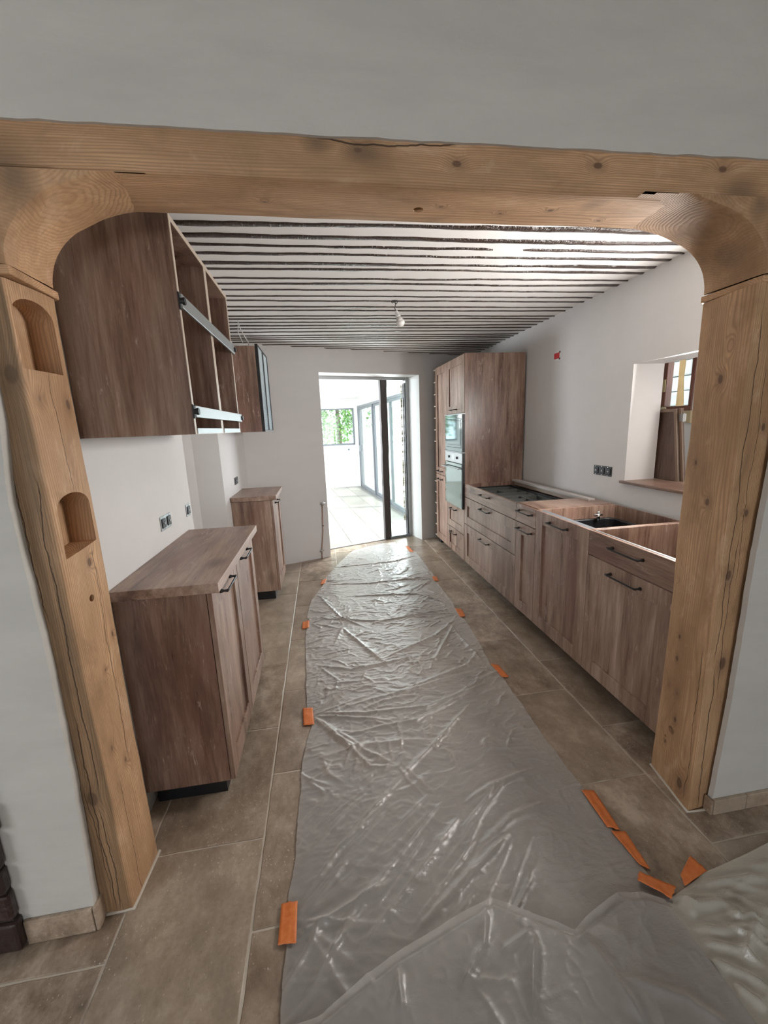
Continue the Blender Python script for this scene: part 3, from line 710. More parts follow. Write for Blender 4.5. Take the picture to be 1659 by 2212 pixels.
# loose white cables on top of it
cab = MB()
cab.tube([(-.62, 3.86, 2.525), (-.60, 3.84, 2.45), (-.55, 3.86, 2.35), (-.56, 3.92, 2.322)], .0035, 6); cab.tube([(-.62, 3.87, 2.525), (-.63, 3.88, 2.44), (-.60, 3.93, 2.34), (-.52, 3.90, 2.325)], .0035, 6)
cab.tube([(-.70, 3.84, 2.322), (-.62, 3.83, 2.335), (-.54, 3.86, 2.322), (-.50, 3.94, 2.326)], .004, 6)
tag(link('cable', cab, M['white'], smooth=True), 'loose white cables hanging onto the glass-fronted wall cabinet', 'cable')

# ---- right run
XF = 1.5; XB = 2.12
def base(label, y0, y1, loc=True):
    t_ = thing('base_cabinet', label, 'cabinet', (1.8, (y0 + y1) / 2, 0)); return t_
c = base('wide right base cabinet with three drawers beside the oven tower', 2.99, 4.19)
carcass(c, XB, XF + .021, 2.992, 4.188, .10, .968, -1, top=False)
link('plinth_shade', MB().box(1.62, 2.992, 0, 1.635, 4.188, .10), M['plinth_shade'], c)  # black strip standing in for the shade under the wide cabinet
front(c, 'drawer', XF, 2.99, 4.19, .83, .972, -1, M['lamh'], plain=True, hz=.922, hl=.2, hy=3.62)
front(c, 'drawer', XF, 2.99, 4.19, .535, .828, -1, M['lam'], hz=.782, hl=.2, hy=3.62, fb=.085)
front(c, 'drawer', XF, 2.99, 4.19, .10, .533, -1, M['lam'], hz=.478, hl=.2, hy=3.62, fb=.085)
link('drawer_box', MB().box(1.525, 3.02, .835, 2.02, 4.16, .843).box(1.525, 3.02, .843, 1.54, 4.16, .93).box(2.005, 3.02, .843, 2.02, 4.16, .93).box(1.54, 3.02, .843, 2.005, 3.033, .93).box(1.54, 4.147, .843, 2.005, 4.16, .93), M['blackplastic'], c)
link('back_rail', MB().box(2.06, 3.01, .93, XB - .002, 4.17, .967), M['edge'], c)
# cutlery trays standing in the top drawer
def tray(y0, y1, label, cells):
    mb = MB(); x0, x1 = 1.56, 1.99; zt = .918; zb = .845; th = .004
    mb.box(x0, y0, zb, x1, y1, zb + .003)
    mb.box(x0, y0, zb, x0 + th, y1, zt); mb.box(x1 - th, y0, zb, x1, y1, zt); mb.box(x0, y0, zb, x1, y0 + th, zt); mb.box(x0, y1 - th, zb, x1, y1, zt)
    for (ax, u, a, b) in cells:
        if ax == 'x': mb.box(x0 + (x1 - x0) * u - .004, y0 + (y1 - y0) * a, zb, x0 + (x1 - x0) * u + .004, y0 + (y1 - y0) * b, zt)
        else: mb.box(x0 + (x1 - x0) * a, y0 + (y1 - y0) * u - .004, zb, x0 + (x1 - x0) * b, y0 + (y1 - y0) * u + .004, zt)
    tag(link('cutlery_tray', mb, M['tray'], bevel=.001), label, 'tray')
tray(3.04, 3.56, 'grey cutlery tray in the open wide drawer, nearer the camera', [('y', .25, 0, 1), ('y', .5, 0, 1), ('y', .75, 0, .6), ('x', .6, .5, 1)])
tray(3.60, 4.14, 'grey cutlery tray in the open wide drawer, nearer the oven tower', [('y', .3, 0, 1), ('y', .66, 0, 1), ('x', .5, .3, .66)])
tag(link('batten', MB().box(2.03, 2.86, .970, 2.085, 4.16, .992), simple('pale_painted_batten', (.50, .46, .43), .5), bevel=.002), 'pale grey batten lying along the back of the open drawer cabinet', 'batten')

c = base('narrow right base cabinet, one drawer over one slim door', 2.69, 2.99)
carcass(c, XB, XF + .021, 2.692, 2.988, .10, .975, -1)
link('plinth_shade', MB().box(1.62, 2.692, 0, 1.635, 2.988, .10), M['plinth_shade'], c)  # black strip added for the shade under the narrow cabinet
front(c, 'drawer', XF, 2.69, 2.99, .83, .975, -1, M['lamh'], plain=True, hz=.922, hl=.2)
front(c, 'door', XF, 2.69, 2.99, .10, .828, -1, M['lam'], hz=.782, hl=.2, fr=.088)
link('top_panel', MB().box(XF + .021, 2.70, .9755, XB, 2.985, .978), M['lamh'], c)

c = base('right sink cabinet with one tall door and open top', 2.085, 2.69)
carcass(c, XB, XF + .021, 2.087, 2.688, .10, .975, -1, top=False)
link('plinth_shade', MB().box(1.62, 2.087, 0, 1.635, 2.688, .10), M['plinth_shade'], c)  # shade below the sink cabinet, put in as a black strip
front(c, 'door', XF, 2.085, 2.69, .10, .975, -1, M['lam'], hz=.922, hl=.2, fr=.09, hy=2.40)
link('front_rail', MB().box(1.522, 2.106, .955, 1.560, 2.67, .972), M['greyalu'], c)
c = base('right base cabinet next to the right post, drawer over door', 1.48, 2.085)
carcass(c, XB, XF + .021, 1.482, 2.083, .10, .975, -1, top=False)
link('plinth_shade', MB().box(1.62, 1.482, 0, 1.635, 2.083, .10), M['plinth_shade'], c)  # black strip in place of the shade below this cabinet
front(c, 'drawer', XF, 1.48, 2.085, .83, .975, -1, M['lamh'], plain=True, hz=.922, hl=.21)
front(c, 'door', XF, 1.48, 2.085, .10, .828, -1, M['lam'], hz=.775, hl=.21, fr=.09)
link('front_rail', MB().box(1.522, 1.50, .958, 1.535, 2.065, .974), M['alu'], c)

# black tub hanging in the sink cabinet, with a valve
c = thing('sink_bowl', 'black sink bowl with steel valve inside the open sink cabinet', 'sink', (1.86, 2.45, .62))
mb = MB(); R0 = []
def rrect(x0, y0, x1, y1, r, n=5):
    pts = []
    for (cx, cy, a0) in ((x1 - r, y1 - r, 0), (x0 + r, y1 - r, 90), (x0 + r, y0 + r, 180), (x1 - r, y0 + r, 270)):
        for k in range(n + 1):
            a = math.radians(a0 + 90 * k / n); pts.append((cx + r * math.cos(a), cy + r * math.sin(a)))
    return pts
lv = [(0, .885, .0), (0, .892, .0), (.016, .892, 0), (.02, .885, 0), (.026, .70, 0), (.05, .68, 0)]
rings = []
for (ins, z, _) in lv:
    rings.append([(x, y, z) for x, y in rrect(1.62 + ins, 2.24 + ins, 2.07 - ins, 2.64 - ins, .05)])
out = [[(x, y, .67) for x, y in rrect(1.635, 2.255, 2.055, 2.625, .05)]]
rings = out + rings
n = len(rings[0])
for rg in rings: mb.v += rg
for j in range(len(rings) - 1):
    for k in range(n): mb.f.append((j * n + k, j * n + (k + 1) % n, (j + 1) * n + (k + 1) % n, (j + 1) * n + k)); mb.mi.append(0)
mb.f.append(tuple(range(n - 1, -1, -1))); mb.f.append(tuple((len(rings) - 1) * n + k for k in range(n))); mb.mi += [0, 0]
link('bowl', mb, M['blackplastic'], c, smooth=False)
link('valve', MB().tube([(1.93, 2.60, .885), (1.93, 2.60, .935)], .012, 10).tube([(1.90, 2.60, .925), (1.96, 2.60, .925)], .008, 8).ball((1.93, 2.60, .942), .012, 10, 6), M['chrome'], c, smooth=True)
mb = MB().prism([(2.122, 2.40), (2.122, 2.73), (2.140, 2.73), (2.140, 2.733), (2.1185 + .0006, 2.733), (2.1185 + .0006, 2.40)][::-1], .952, .972)
tag(link('bracket', mb, M['zinc'], bevel=.001), 'galvanised steel bracket fixed at the back of the sink cabinet', 'bracket')

# ---- oven tower and appliances
c = thing('oven_tower', 'tall wood-effect oven tower with top door and two bottom drawers', 'cabinet', (1.8, 4.49, 0))
YT = 4.20
link('side_panel', MB().box(XF + .004, YT - .006, .10, 2.16, YT + .014, 2.30), M['lam'], c, bevel=.001)
link('side_panel', MB().box(XF + .021, 4.78, .10, 2.16, 4.798, 2.30), M['lam'], c)
link('top_panel', MB().box(XF + .021, YT + .014, 2.282, 2.16, 4.78, 2.30), M['lam'], c)
link('back_panel', MB().box(2.15, YT + .014, .10, 2.16, 4.78, 2.282), M['lam'], c)
for z in (.675, 1.285, 1.70): link('shelf', MB().box(XF + .021, YT + .014, z - .009, 2.15, 4.78, z + .009), M['lam'], c)
link('plinth_shade', MB().box(1.62, YT, 0, 1.635, 4.798, .10), M['plinth_shade'], c)  # black strip standing in for the shade under the oven tower
front(c, 'door', XF, YT, 4.798, 1.712, 2.30, -1, M['lam'], hz=1.757, hl=.18, hy=4.54, fr=.075, fb=.085)
front(c, 'drawer', XF, YT, 4.798, .39, .678, -1, M['lam'], hz=.625, hl=.18, hy=4.55, fr=.085, fb=.08)
front(c, 'drawer', XF, YT, 4.798, .10, .388, -1, M['lam'], hz=.335, hl=.18, hy=4.55, fr=.085, fb=.08)
c = thing('microwave', 'built-in steel microwave with mirrored door above the oven', 'microwave', (1.8, 4.49, 1.30))
link('body', MB().box(XF - .002, YT + .018, 1.302, 2.0, 4.776, 1.690), M['blackplastic'], c)
link('fascia', MB().box(XF - .024, YT + .004, 1.304, XF - .002, 4.795, 1.345).box(XF - .024, YT + .004, 1.655, XF - .002, 4.795, 1.700).box(XF - .024, YT + .004, 1.345, XF - .002, YT + .03, 1.655).box(XF - .024, 4.735, 1.345, XF - .002, 4.795, 1.655), M['mirror'], c, bevel=.001)
d = link('door', MB().box(XF - .027, YT + .03, 1.348, XF - .004, 4.733, 1.652), M['mirror'], c, bevel=.002)
link('door_frame_line', MB().box(XF - .0285, YT + .05, 1.635, XF - .0268, 4.70, 1.639).box(XF - .0285, YT + .05, 1.375, XF - .0268, 4.70, 1.379).box(XF - .0285, YT + .05, 1.379, XF - .0268, YT + .054, 1.635), M['blackplastic'], d)
for z in (1.700, 1.294): link('edge_trim', MB().box(XF - .030, YT - .008, z, XF + .01, 4.795, z + .008), M['alu'], c)
link('side_strip', MB().box(XF - .022, YT - .0085, 1.302, XF + .004, YT + .003, 1.700), M['blackplastic'], c)
c = thing('oven', 'built-in oven with steel control panel and long bar handle', 'oven', (1.8, 4.49, .68))
link('body', MB().box(XF - .002, YT + .018, .688, 2.0, 4.776, 1.272), M['blackplastic'], c)
cp = link('control_panel', MB().box(XF - .024, YT + .004, 1.180, XF - .002, 4.795, 1.290), M['steel'], c, bevel=.002)
link('display', MB().box(XF - .0255, 4.44, 1.205, XF - .0238, 4.55, 1.268), simple('pale_display', (.75, .80, .80), .15), cp)
for y in (4.36, 4.64): link('knob', MB().tube([(XF - .024, y, 1.235), (XF - .036, y, 1.235)], .014, 16), M['black'], cp)
d = link('door', MB().box(XF - .026, YT + .004, .686, XF - .003, 4.795, 1.172), M['mirror'], c, bevel=.002)
link('handle', MB().box(XF - .075, YT - .0, 1.118, XF - .058, 4.80, 1.128).box(XF - .06, YT + .03, 1.118, XF - .025, YT + .05, 1.130).box(XF - .06, 4.75, 1.118, XF - .025, 4.77, 1.130), M['alu'], d, bevel=.002)
link('rating_plate', MB().box(XF - .0275, 4.235, .80, XF - .0258, 4.27, .86), simple('grey_sticker', (.25, .26, .27), .5), d)
link('side_strip', MB().box(XF - .022, YT - .0085, .686, XF + .004, YT + .003, 1.290), M['blackplastic'], c)

# ---- pantry tower and bottle rack
c = thing('pantry_tower', 'tall pantry tower with two narrow doors beyond the oven tower', 'cabinet', (1.8, 5.04, 0))
carcass(c, 2.16, XF + .021, 4.80, 5.278, .10, 2.30, -1)
link('plinth_shade', MB().box(1.62, 4.80, 0, 1.635, 5.278, .10), M['plinth_shade'], c)  # shade under the pantry tower, put in as a black strip
front(c, 'door', XF, 4.80, 5.28, .972, 2.30, -1, M['lam'], hz=1.018, hl=.18, hy=5.08, fr=.075)
front(c, 'door', XF, 4.80, 5.28, .10, .970, -1, M['lam'], hz=.915, hl=.18, hy=5.08, fr=.075)
c = thing('bottle_rack', 'slim open bottle rack column between pantry tower and back wall', 'rack', (1.8, 5.33, 0))
link('side_panel', MB().box(1.53, 5.283, .10, 2.0, 5.290, 2.29), M['lam'], c); link('side_panel', MB().box(1.53, 5.40, .10, 2.0, 5.412, 2.29), M['lam'], c)
for z in (.0,): link('foot', MB().box(1.56, 5.29, 0, 1.98, 5.40, .10), M['plinth_shade'], c)
for z in [.10, .25, .40, .55, .70, .85, 1.38, 1.53, 1.68, 1.83, 1.98, 2.13, 2.28]:
    link('shelf', MB().box(1.512, 5.290, z, 2.0, 5.40, z + .012), M['edge'], c)
link('back_panel', MB().box(1.99, 5.29, .10, 2.0, 5.40, 2.28), M['lam'], c)

# ================================================================ FITTINGS
def socket(name, label, face, y0, y1, z0, z1, x, out, frame, n=1, rnd=False):
    c = thing(name, label, 'socket', (x, (y0 + y1) / 2, z0))
    mb = MB(); mb.box(x - out * .001, y0, z0, x + out * .004, y1, z1)
    link('plate', mb, frame, c, bevel=.003)
    w = (y1 - y0) / n
    for k in range(n):
        cy = y0 + w * (k + .5); m = (z0 + z1) / 2; h = (z1 - z0) * .33
        link('insert', MB().box(x + out * .002, cy - w * .33, m - h, x + out * .009, cy + w * .33, m + h), M['blackplastic'], c, bevel=.003)
        for dz in (-1, 1): link('screw', MB().tube([(x + out * .004, cy + w * .12, m + dz * (z1 - z0) * .42), (x + out * .0065, cy + w * .12, m + dz * (z1 - z0) * .42)], .003, 8), M['chrome'], c)
        link('claw', MB().box(x + out * .004, cy - w * .12, m - .006, x + out * .012, cy + w * .10, m + .006), M['zinc'], c)
    return c
socket('wall_socket', 'unfinished double socket with steel plate above the nearer left worktop', 'l', 2.195, 2.345, 1.115, 1.19, -.84, 1, M['alu'], 2)
socket('wall_socket', 'unfinished single socket with steel plate near the recess corner', 'l', 2.605, 2.685, 1.105, 1.18, -.84, 1, M['alu'], 1)
socket('wall_socket', 'black unfinished socket above the farther left worktop', 'l', 4.08, 4.24, 1.105, 1.175, -.84, 1, M['black'], 1)
socket('wall_socket', 'black triple socket without cover on the right wall', 'r', 2.815, 3.025, 1.16, 1.235, 2.18, -1, M['black'], 3)
c = thing('junction_box', 'red junction box set high in the right wall', 'junction box', (2.18, 3.62, 2.125))
link('recess_ring', MB().box(2.174, 3.575, 2.125, 2.181, 3.675, 2.215), M['white'], c, bevel=.003)
link('box', MB().box(2.165, 3.595, 2.145, 2.176, 3.67, 2.195), M['red'], c, bevel=.004)
for z in (2.133, 2.19): link('opening', MB().box(2.1725, 3.58, z, 2.1735, 3.60, z + .016), M['blackplastic'], c)
# bare bulb
c = thing('pendant_bulb', 'bare white bulb dangling from a wire at the striped ceiling', 'light bulb', (.64, 3.28, ZC))
link('wire', MB().tube([(.63, 3.30, ZC), (.632, 3.29, 2.50), (.624, 3.285, 2.475), (.632, 3.28, 2.45)], .003, 6).tube([(.60, 3.31, ZC), (.61, 3.30, 2.515), (.625, 3.29, 2.52), (.64, 3.30, 2.508), (.655, 3.31, ZC)], .003, 6), M['blackplastic'], c, smooth=True)
ax = Vector((.36, -.0, -.93)).normalized(); p0 = Vector((.632, 3.28, 2.455))
sk = [(0, .010), (.008, .013), (.035, .017), (.036, .0195), (.045, .0195)]
bl = [(.045, .018), (.062, .022), (.078, .031)]
bu = [(.078, .031), (.090, .0335), (.103, .031), (.113, .023), (.119, .012), (.121, .001)]
for nm, pr, mt in (('lamp_holder', sk, M['white']), ('bulb_base', bl, simple('white_ceramic', (.62, .60, .57), .4)), ('bulb_glass', bu, M['bulb'])):
    link(nm, MB().tube([p0 + ax * d for d, r in pr], [r for d, r in pr], 20), mt, c, smooth=True)
link('ceiling_hole', MB().tube([(.625, 3.30, ZC + .002), (.625, 3.30, ZC - .001)], .028, 14), M['blackplastic'], c)
# gas pipe with valves on the back wall
c = thing('gas_pipe', 'thin copper pipe with two valves, left of the doorway', 'pipe', onback(-.06, -.02, 0))
q = lambda s, n, z: onback(s, n, z)
link('pipe', MB().tube([q(-.09, -.012, 0), q(-.088, -.014, .10), q(-.055, -.014, .35), q(-.04, -.012, .68)], .0055, 8), M['copper'], c, smooth=True)
for s, z in ((-.035, .70), (-.088, .10)):
    link('valve', MB().tube([q(s - .025, -.018, z), q(s + .028, -.018, z)], .011, 10).tube([q(s, 0, z), q(s, -.04, z)], .010, 10).tube([q(s, -.018, z - .03), q(s, -.018, z + .02)], .009, 8), M['chrome'], c, smooth=True)
link('clip', MB().tube([q(-.05, 0, .42), q(-.05, -.02, .42)], .008, 8), M['blackplastic'], c)

# ---- niche through the right wall
tag(link('window_sill', MB().prism([(2.145, NY0 - .02), (2.178, NY0 - .02), (2.178, NY0 + .002), (2.60, NY0 + .002), (2.60, NY1 - .001), (2.178, NY1 - .001), (2.178, NY1 + .012), (2.145, NY1 + .012)], 1.131, 1.150), M['lamh'], bevel=.002), 'brown wood-effect sill board in the wall opening', 'sill')
wo = MB(); WX = 2.92; WY0, WY1, WZ0, WZ1 = 2.955, 3.24, 1.675, 2.25
# outer wall of the passage with its little window
wo.box(WX, 1.0, .6, WX + .05, WY0 - .03, 2.6); wo.box(WX, WY1 + .03, .6, WX + .05, 4.0, 2.6); wo.box(WX, WY0 - .03, .6, WX + .05, WY1 + .03, WZ0 - .03); wo.box(WX, WY0 - .03, WZ1 + .03, WX + .05, WY1 + .03, 2.6)
wo.box(2.42, 3.7, .6, WX, 3.8, 2.6); wo.box(2.42, 1.3, .6, WX, 1.4, 2.6); wo.box(2.42, 1.4, 2.5, WX, 3.7, 2.6); wo.box(2.42, 1.4, .6, WX, 3.7, .7)
struct(link('wall_right', wo, M['wall']))
win = struct(link('window_1', MB().box(WX - .01, WY0 - .03, WZ0 - .045, WX + .049, WY1 + .03, WZ0).box(WX - .01, WY0 - .03, WZ1, WX + .05, WY1 + .03, WZ1 + .045).box(WX - .01, WY0 - .03, WZ0, WX + .05, WY0, WZ1).box(WX - .01, WY1 - .055, WZ0 - .05, WX + .05, WY1 + .03, WZ1), M['redwood'], bevel=.004))
link('pane', MB().box(WX + .015, WY0, WZ0, WX + .019, WY1 - .055, WZ1), M['glass'], win)
link('hinge', MB().box(WX - .014, WY1 - .05, 1.80, WX - .0095, WY1 - .025, 1.90).tube([(WX - .016, WY1 - .035, 1.86), (WX - .012, WY1 - .035, 1.86)], .007, 10), simple('brass', (.55, .42, .22), .35, .8), win)
mb = MB(); yy = np.arange(2.9, 3.35, .02)
fo = [(float(y), 1.58 - .03 * float(vnoise(y * 22, 2)) + .4 * (y - 3.0)) for y in yy]
tag(link('foam_seal', MB().prism([(float(y), 1.635) for y in yy][::-1] + fo, WX - .03, WX, axis=0), M['foam'], bevel=.004), 'rough yellow foam under the small red-framed window', 'foam')
# boards leaning in the niche
def lean(name, label, y0, y1, x0, z1, dx, th, mat):
    c = thing(name, label, 'board', (x0, (y0 + y1) / 2, 1.151))
    def T(v):
        k = (v[2] - 1.151); return (v[0] + k * dx[0], v[1] + k * dx[1], v[2])
    link('panel', MB().box(x0, y0, 1.151, x0 + th, y1, z1).xf(T), mat, c, bevel=.002)
    link('frame_edge', MB().box(x0 - .004, y0, 1.151, x0 + th, y0 + .02, z1).box(x0 - .004, y0 + .02, z1 - .02, x0 + th, y1, z1).xf(T), M['darkedge'], c, bevel=.001)
    return c
M['darkedge'] = simple('brown_edge', (.20, .135, .095), .45)
lean('leaning_board', 'dark brown cupboard door leaning on the sill, in front', 2.475, 2.72, 2.43, 1.645, (.02, .18), .018, M['darkboard'])
c = lean('leaning_board', 'lighter board leaning behind the dark cupboard door', 2.455, 2.70, 2.452, 1.648, (.02, .18), .016, M['lam'])
link('hinge', MB().box(2.452, 2.515, 1.56, 2.475, 2.545, 1.61).tube([(2.46, 2.52, 1.555), (2.46, 2.52, 1.615)], .007, 8).tube([(2.475, 2.528, 1.555), (2.475, 2.528, 1.60)], .006, 8), M['zinc'], c)
# outside the small window
mb = MB()
rng = np.random.RandomState(3)
stw = thing('garden_wall', 'pale stone wall seen through the small window', 'wall', (3.75, 3.7, 0))
for r in range(9):
    y = 2.7 + (r % 2) * .12
    while y < 4.9:
        L = rng.uniform(.2, .42); hh = .145
        mb = MB().box(3.72 + rng.uniform(-.02, .02), y + .006, 1.1 + r * .15, 3.95, y + L - .006, 1.1 + r * .15 + hh); link('stone', mb, M['stone'], stw, bevel=.015); y += L
link('footing', MB().box(3.80, 2.6, 0, 4.0, 5.0, 2.5), M['stone'], stw)
mb = MB(); mb.tube([(3.42 + .01 * math.sin(k), 3.575 + .012 * math.sin(k * 1.7), -.06 + k * .25) for k in range(12)], [.028 + .006 * math.sin(k * 2.1) for k in range(12)], 12)
tag(link('timber_stake', mb, M['trunk'], smooth=True), 'orange-brown round timber just outside the small window', 'post')
tag(link('window_bar', MB().tube([(3.22, 3.475, -.06), (3.22, 3.475, 2.6)], .009, 8), M['greyalu'], smooth=True), 'thin grey vertical bar outside the small window', 'bar')

# ================================================================ DOORWAY TO THE VERANDA
dr = MB(); FN = TB
backbox(dr, 1.363, DS1 + .0, FN - .04, FN + .03, 0, DZ); backbox(dr, DS0 - .09, DS1, FN - .03, FN + .03, 2.215, DZ)
backbox(dr, DS0 - .09, DS1, FN - .02, FN + .03, -.004, .012)
door = struct(link('door_1', dr, M['rawalu'], bevel=.003))
backbx = lambda *a: backbox(MB(), *a)
mu = MB(); N_ = 40
for k in range(N_ + 1):
    z = .0 + 2.215 * k / N_; e1 = .004 * float(vnoise(z * 9, 3)); e2 = .004 * float(vnoise(z * 8, 4))
    for (s, n) in ((.973 + e1, FN - .03), (1.072 + e2, FN - .03), (1.072 + e2, FN + .02), (.973 + e1, FN + .02)): mu.v.append(onback(s, n, z))
for k in range(N_):
    for j in range(4): mu.f.append((k * 4 + j, k * 4 + (j + 1) % 4, (k + 1) * 4 + (j + 1) % 4, (k + 1) * 4 + j)); mu.mi.append(0)
mu.f += [(3, 2, 1, 0), (N_ * 4, N_ * 4 + 1, N_ * 4 + 2, N_ * 4 + 3)]; mu.mi += [0, 0]
t = NT('dark_fluted_profile'); p = t.pos(); n = t.noise(t.scale(p, (1, 1, .03)), 90, 3, .6); t.bump(n, .5, .004)
M['mull'] = t.set(t.mix(n, (.025, .020, .020), (.085, .070, .066)), .5)
link('mullion', mu, M['mull'], door)
link('threshold', backbx(1.05, 1.37, FN - .045, FN + .02, .0, .038), M['greyalu'], door)
link('glass_pane', backbx(1.07, 1.33, FN - .004, FN + .002, .035, 2.21), M['glass'], door)
link('side_trim', backbx(1.350, 1.362, FN - .03, FN + .03, .03, 2.18), M['blackplastic'], door)
fm = MB()
for k in range(60):
    z = .25 + k * .032; r = .010 + .006 * float(vnoise(k * 1.3, 5)); fm.ball(onback(1.335 - .3 * r, FN + .03, z), r, 6, 4, (1, 1, 1.8))
fo = link('foam_bead', fm, M['foam'], door, smooth=True)

# ---- veranda shell
VB = 2.40
vf = MB().prism([onback(-4.6, TB, 0)[:2], onback(3.0, TB, 0)[:2], onv(.06, -3.0, 0)[:2], onv(.06, VB + .2, 0)[:2], onv(-5, VB + .2, 0)[:2]], -.05, -.0105)
vfl = struct(link('floor', vf, M['vgrout'], origin=(0, 8, 0)))
a_edge = [-2.96 + .4275 * k for k in range(8)]
vlim = [(UB.y, -UB.x, UB.y * onback(0, TB + .035, 0)[0] - UB.x * onback(0, TB + .035, 0)[1])]
# long joints run through the measured points (.78,5.69) and (.37,5.55)
def to_local(x, y):
    d = Vector((x, y, 0)) - VO; return d.dot(VR), d.dot(VD)
a1 = to_local(.78, 5.69)[0]; a0 = to_local(.37, 5.55)[0]; wv = .44
cols = [a1 + wv * k for k in range(-6, 3)]
for c_ in range(len(cols) - 1):
    ca, cb = cols[c_], min(cols[c_ + 1], .05)
    if cb - ca < .02: continue
    b_ = to_local(.7, 6.18)[1] - 1.2 * 3 + (0 if c_ % 2 == 0 else .87)
    while b_ < VB:
        # clip in local coordinates against the kitchen wall line
        def T(v): return onv(v[0], v[1], v[2])
        A = onback(0, TB + .035, 0); la = to_local(A[0], A[1]); dn = (NB.dot(VR), NB.dot(VD))
        L = [(-dn[0], -dn[1], -(dn[0] * la[0] + dn[1] * la[1]))]
        if b_ + 1.2 > to_local(0, 4.6)[1]:
            rough_tile('tile', ca, b_, cb, min(b_ + 1.2, VB), vfl, M['vtile'], g=.0022, z1=-.0005, limit=L, step=.2, tf=T)
        b_ += 1.2
ve = MB(); VH = 2.37
WA0, WA1, WB0, WB1 = -1.9, -.115, 1.155, 2.125
vbox(ve, -5, WA0, VB, VB + .2, 0, VH + .1); vbox(ve, WA1, .2, VB, VB + .2, 0, VH + .1); vbox(ve, WA0, WA1, VB, VB + .2, 0, WB0); vbox(ve, WA0, WA1, VB, VB + .2, WB1, VH + .1)
struct(link('wall_back', ve, M['veranda']))
struct(link('wall_right', vbox(vbox(MB(), 0, .2, -3.2, VB, 2.16, VH + .1), 0, .2, VB - .10, VB, 0, 2.2), M['veranda']))
struct(link('ceiling', MB().prism([onback(-4.6, TB - .02, 0)[:2], onback(3.0, TB - .02, 0)[:2], onv(.3, -3.0, 0)[:2], onv(.3, VB + .2, 0)[:2], onv(-5, VB + .2, 0)[:2]], VH, VH + .1), M['veranda']))
vw = struct(link('window_2', vbox(vbox(vbox(vbox(MB(), WA0, WA1, VB - .01, VB + .05, WB0, WB0 + .045), WA0, WA1, VB - .01, VB + .05, WB1 - .03, WB1), WA0, WA0 + .04, VB - .01, VB + .05, WB0, WB1), WA1 - .035, WA1, VB - .01, VB + .05, WB0, WB1), M['greyalu']))
link('pane', vbox(MB(), WA0 + .04, WA1 - .035, VB + .015, VB + .021, WB0 + .045, WB1 - .03), M['glass'], vw)
# sliding glazed doors on the right of the veranda
sd = struct(link('door_2', vbox(vbox(vbox(MB(), -.03, .08, -3.0, VB - .10, 2.12, 2.17), -.03, .08, -3.0, VB - .10, -.003, .025), -.03, .08, VB - .15, VB - .10, 0, 2.15), M['greyalu'], bevel=.003))
pb = [2.24, .62, -.86, -2.4]
for i in range(3):
    b1, b0 = pb[i], pb[i + 1]; ao = .0 if i % 2 == 0 else .03
    fr_ = MB(); vbox(fr_, ao - .02, ao + .02, b0, b0 + .06, .025, 2.12); vbox(fr_, ao - .02, ao + .02, b1 - .06, b1, .025, 2.12)
    vbox(fr_, ao - .018, ao + .018, b0 + .06, b1 - .06, .025, .10); vbox(fr_, ao - .018, ao + .018, b0 + .06, b1 - .06, 2.07, 2.12)
    f = link('leaf', fr_, M['greyalu'], sd, bevel=.002)
    link('pane', vbox(MB(), ao - .004, ao + .002, b0 + .06, b1 - .06, .10, 2.07), M['glass'], f)
    if i == 0: link('handle', vbox(MB(), ao - .045, ao - .02, b1 - .045, b1 - .02, .98, 1.14), M['alu'], f)
tp = MB(); st = len(tp.v); tp.tube([(-.30, VB, 1.03), (-.30, VB - .03, 1.03)], .022, 12); tp.xf(lambda v: onv(*v))
tag(link('wall_outlet', tp, M['greyalu'], smooth=True), 'small round outlet cover under the veranda window', 'outlet')

# ---- outside
struct(link('ground', MB().box(-14, 4, -.12, 22, 34, -.06), M['terrace']))
def tree(x, y, h, r, seed, label):
    rs = np.random.RandomState(seed); c = thing('tree', label, 'tree', (x, y, -.06), 'trees beyond the veranda')
    link('trunk', MB().tube([(x, y, -.06), (x + .05, y, h * .3), (x - .03, y + .05, h * .6)], [.13, .10, .06], 10), M['bark'], c, smooth=True)
    mb = MB(); n = 5200
    for k in range(n):
        d = rs.normal(size=3); d /= np.linalg.norm(d); rr = r * rs.uniform(.55, 1.0) * (1 + .22 * math.sin(d[0] * 5 + seed) + .18 * math.sin(d[2] * 7))
        px_, py_, pz_ = x + d[0] * rr, y + d[1] * rr, h * .62 + d[2] * rr * h * .48 / r
        if pz_ < .1: continue
        s = rs.uniform(.05, .11); u = rs.normal(size=3); u /= np.linalg.norm(u); w = np.cross(u, d); w /= max(1e-6, np.linalg.norm(w))
        P = np.array((px_, py_, pz_)); mb.add([P - u * s, P + w * s * .45, P + u * s, P - w * s * .45], [(0, 1, 2, 3)])
    f = link('foliage', mb, M['leaf'], c); f['kind'] = 'stuff'
tree(-.9, 14.6, 4.6, 1.25, 1, 'leafy green tree seen at left in the veranda window')
tree(.75, 17.2, 5.0, 1.6, 2, 'leafy green tree seen at right in the veranda window')
tree(-4.3, 16.2, 4.6, 1.4, 3, 'leafy green tree mostly hidden left of the veranda window')

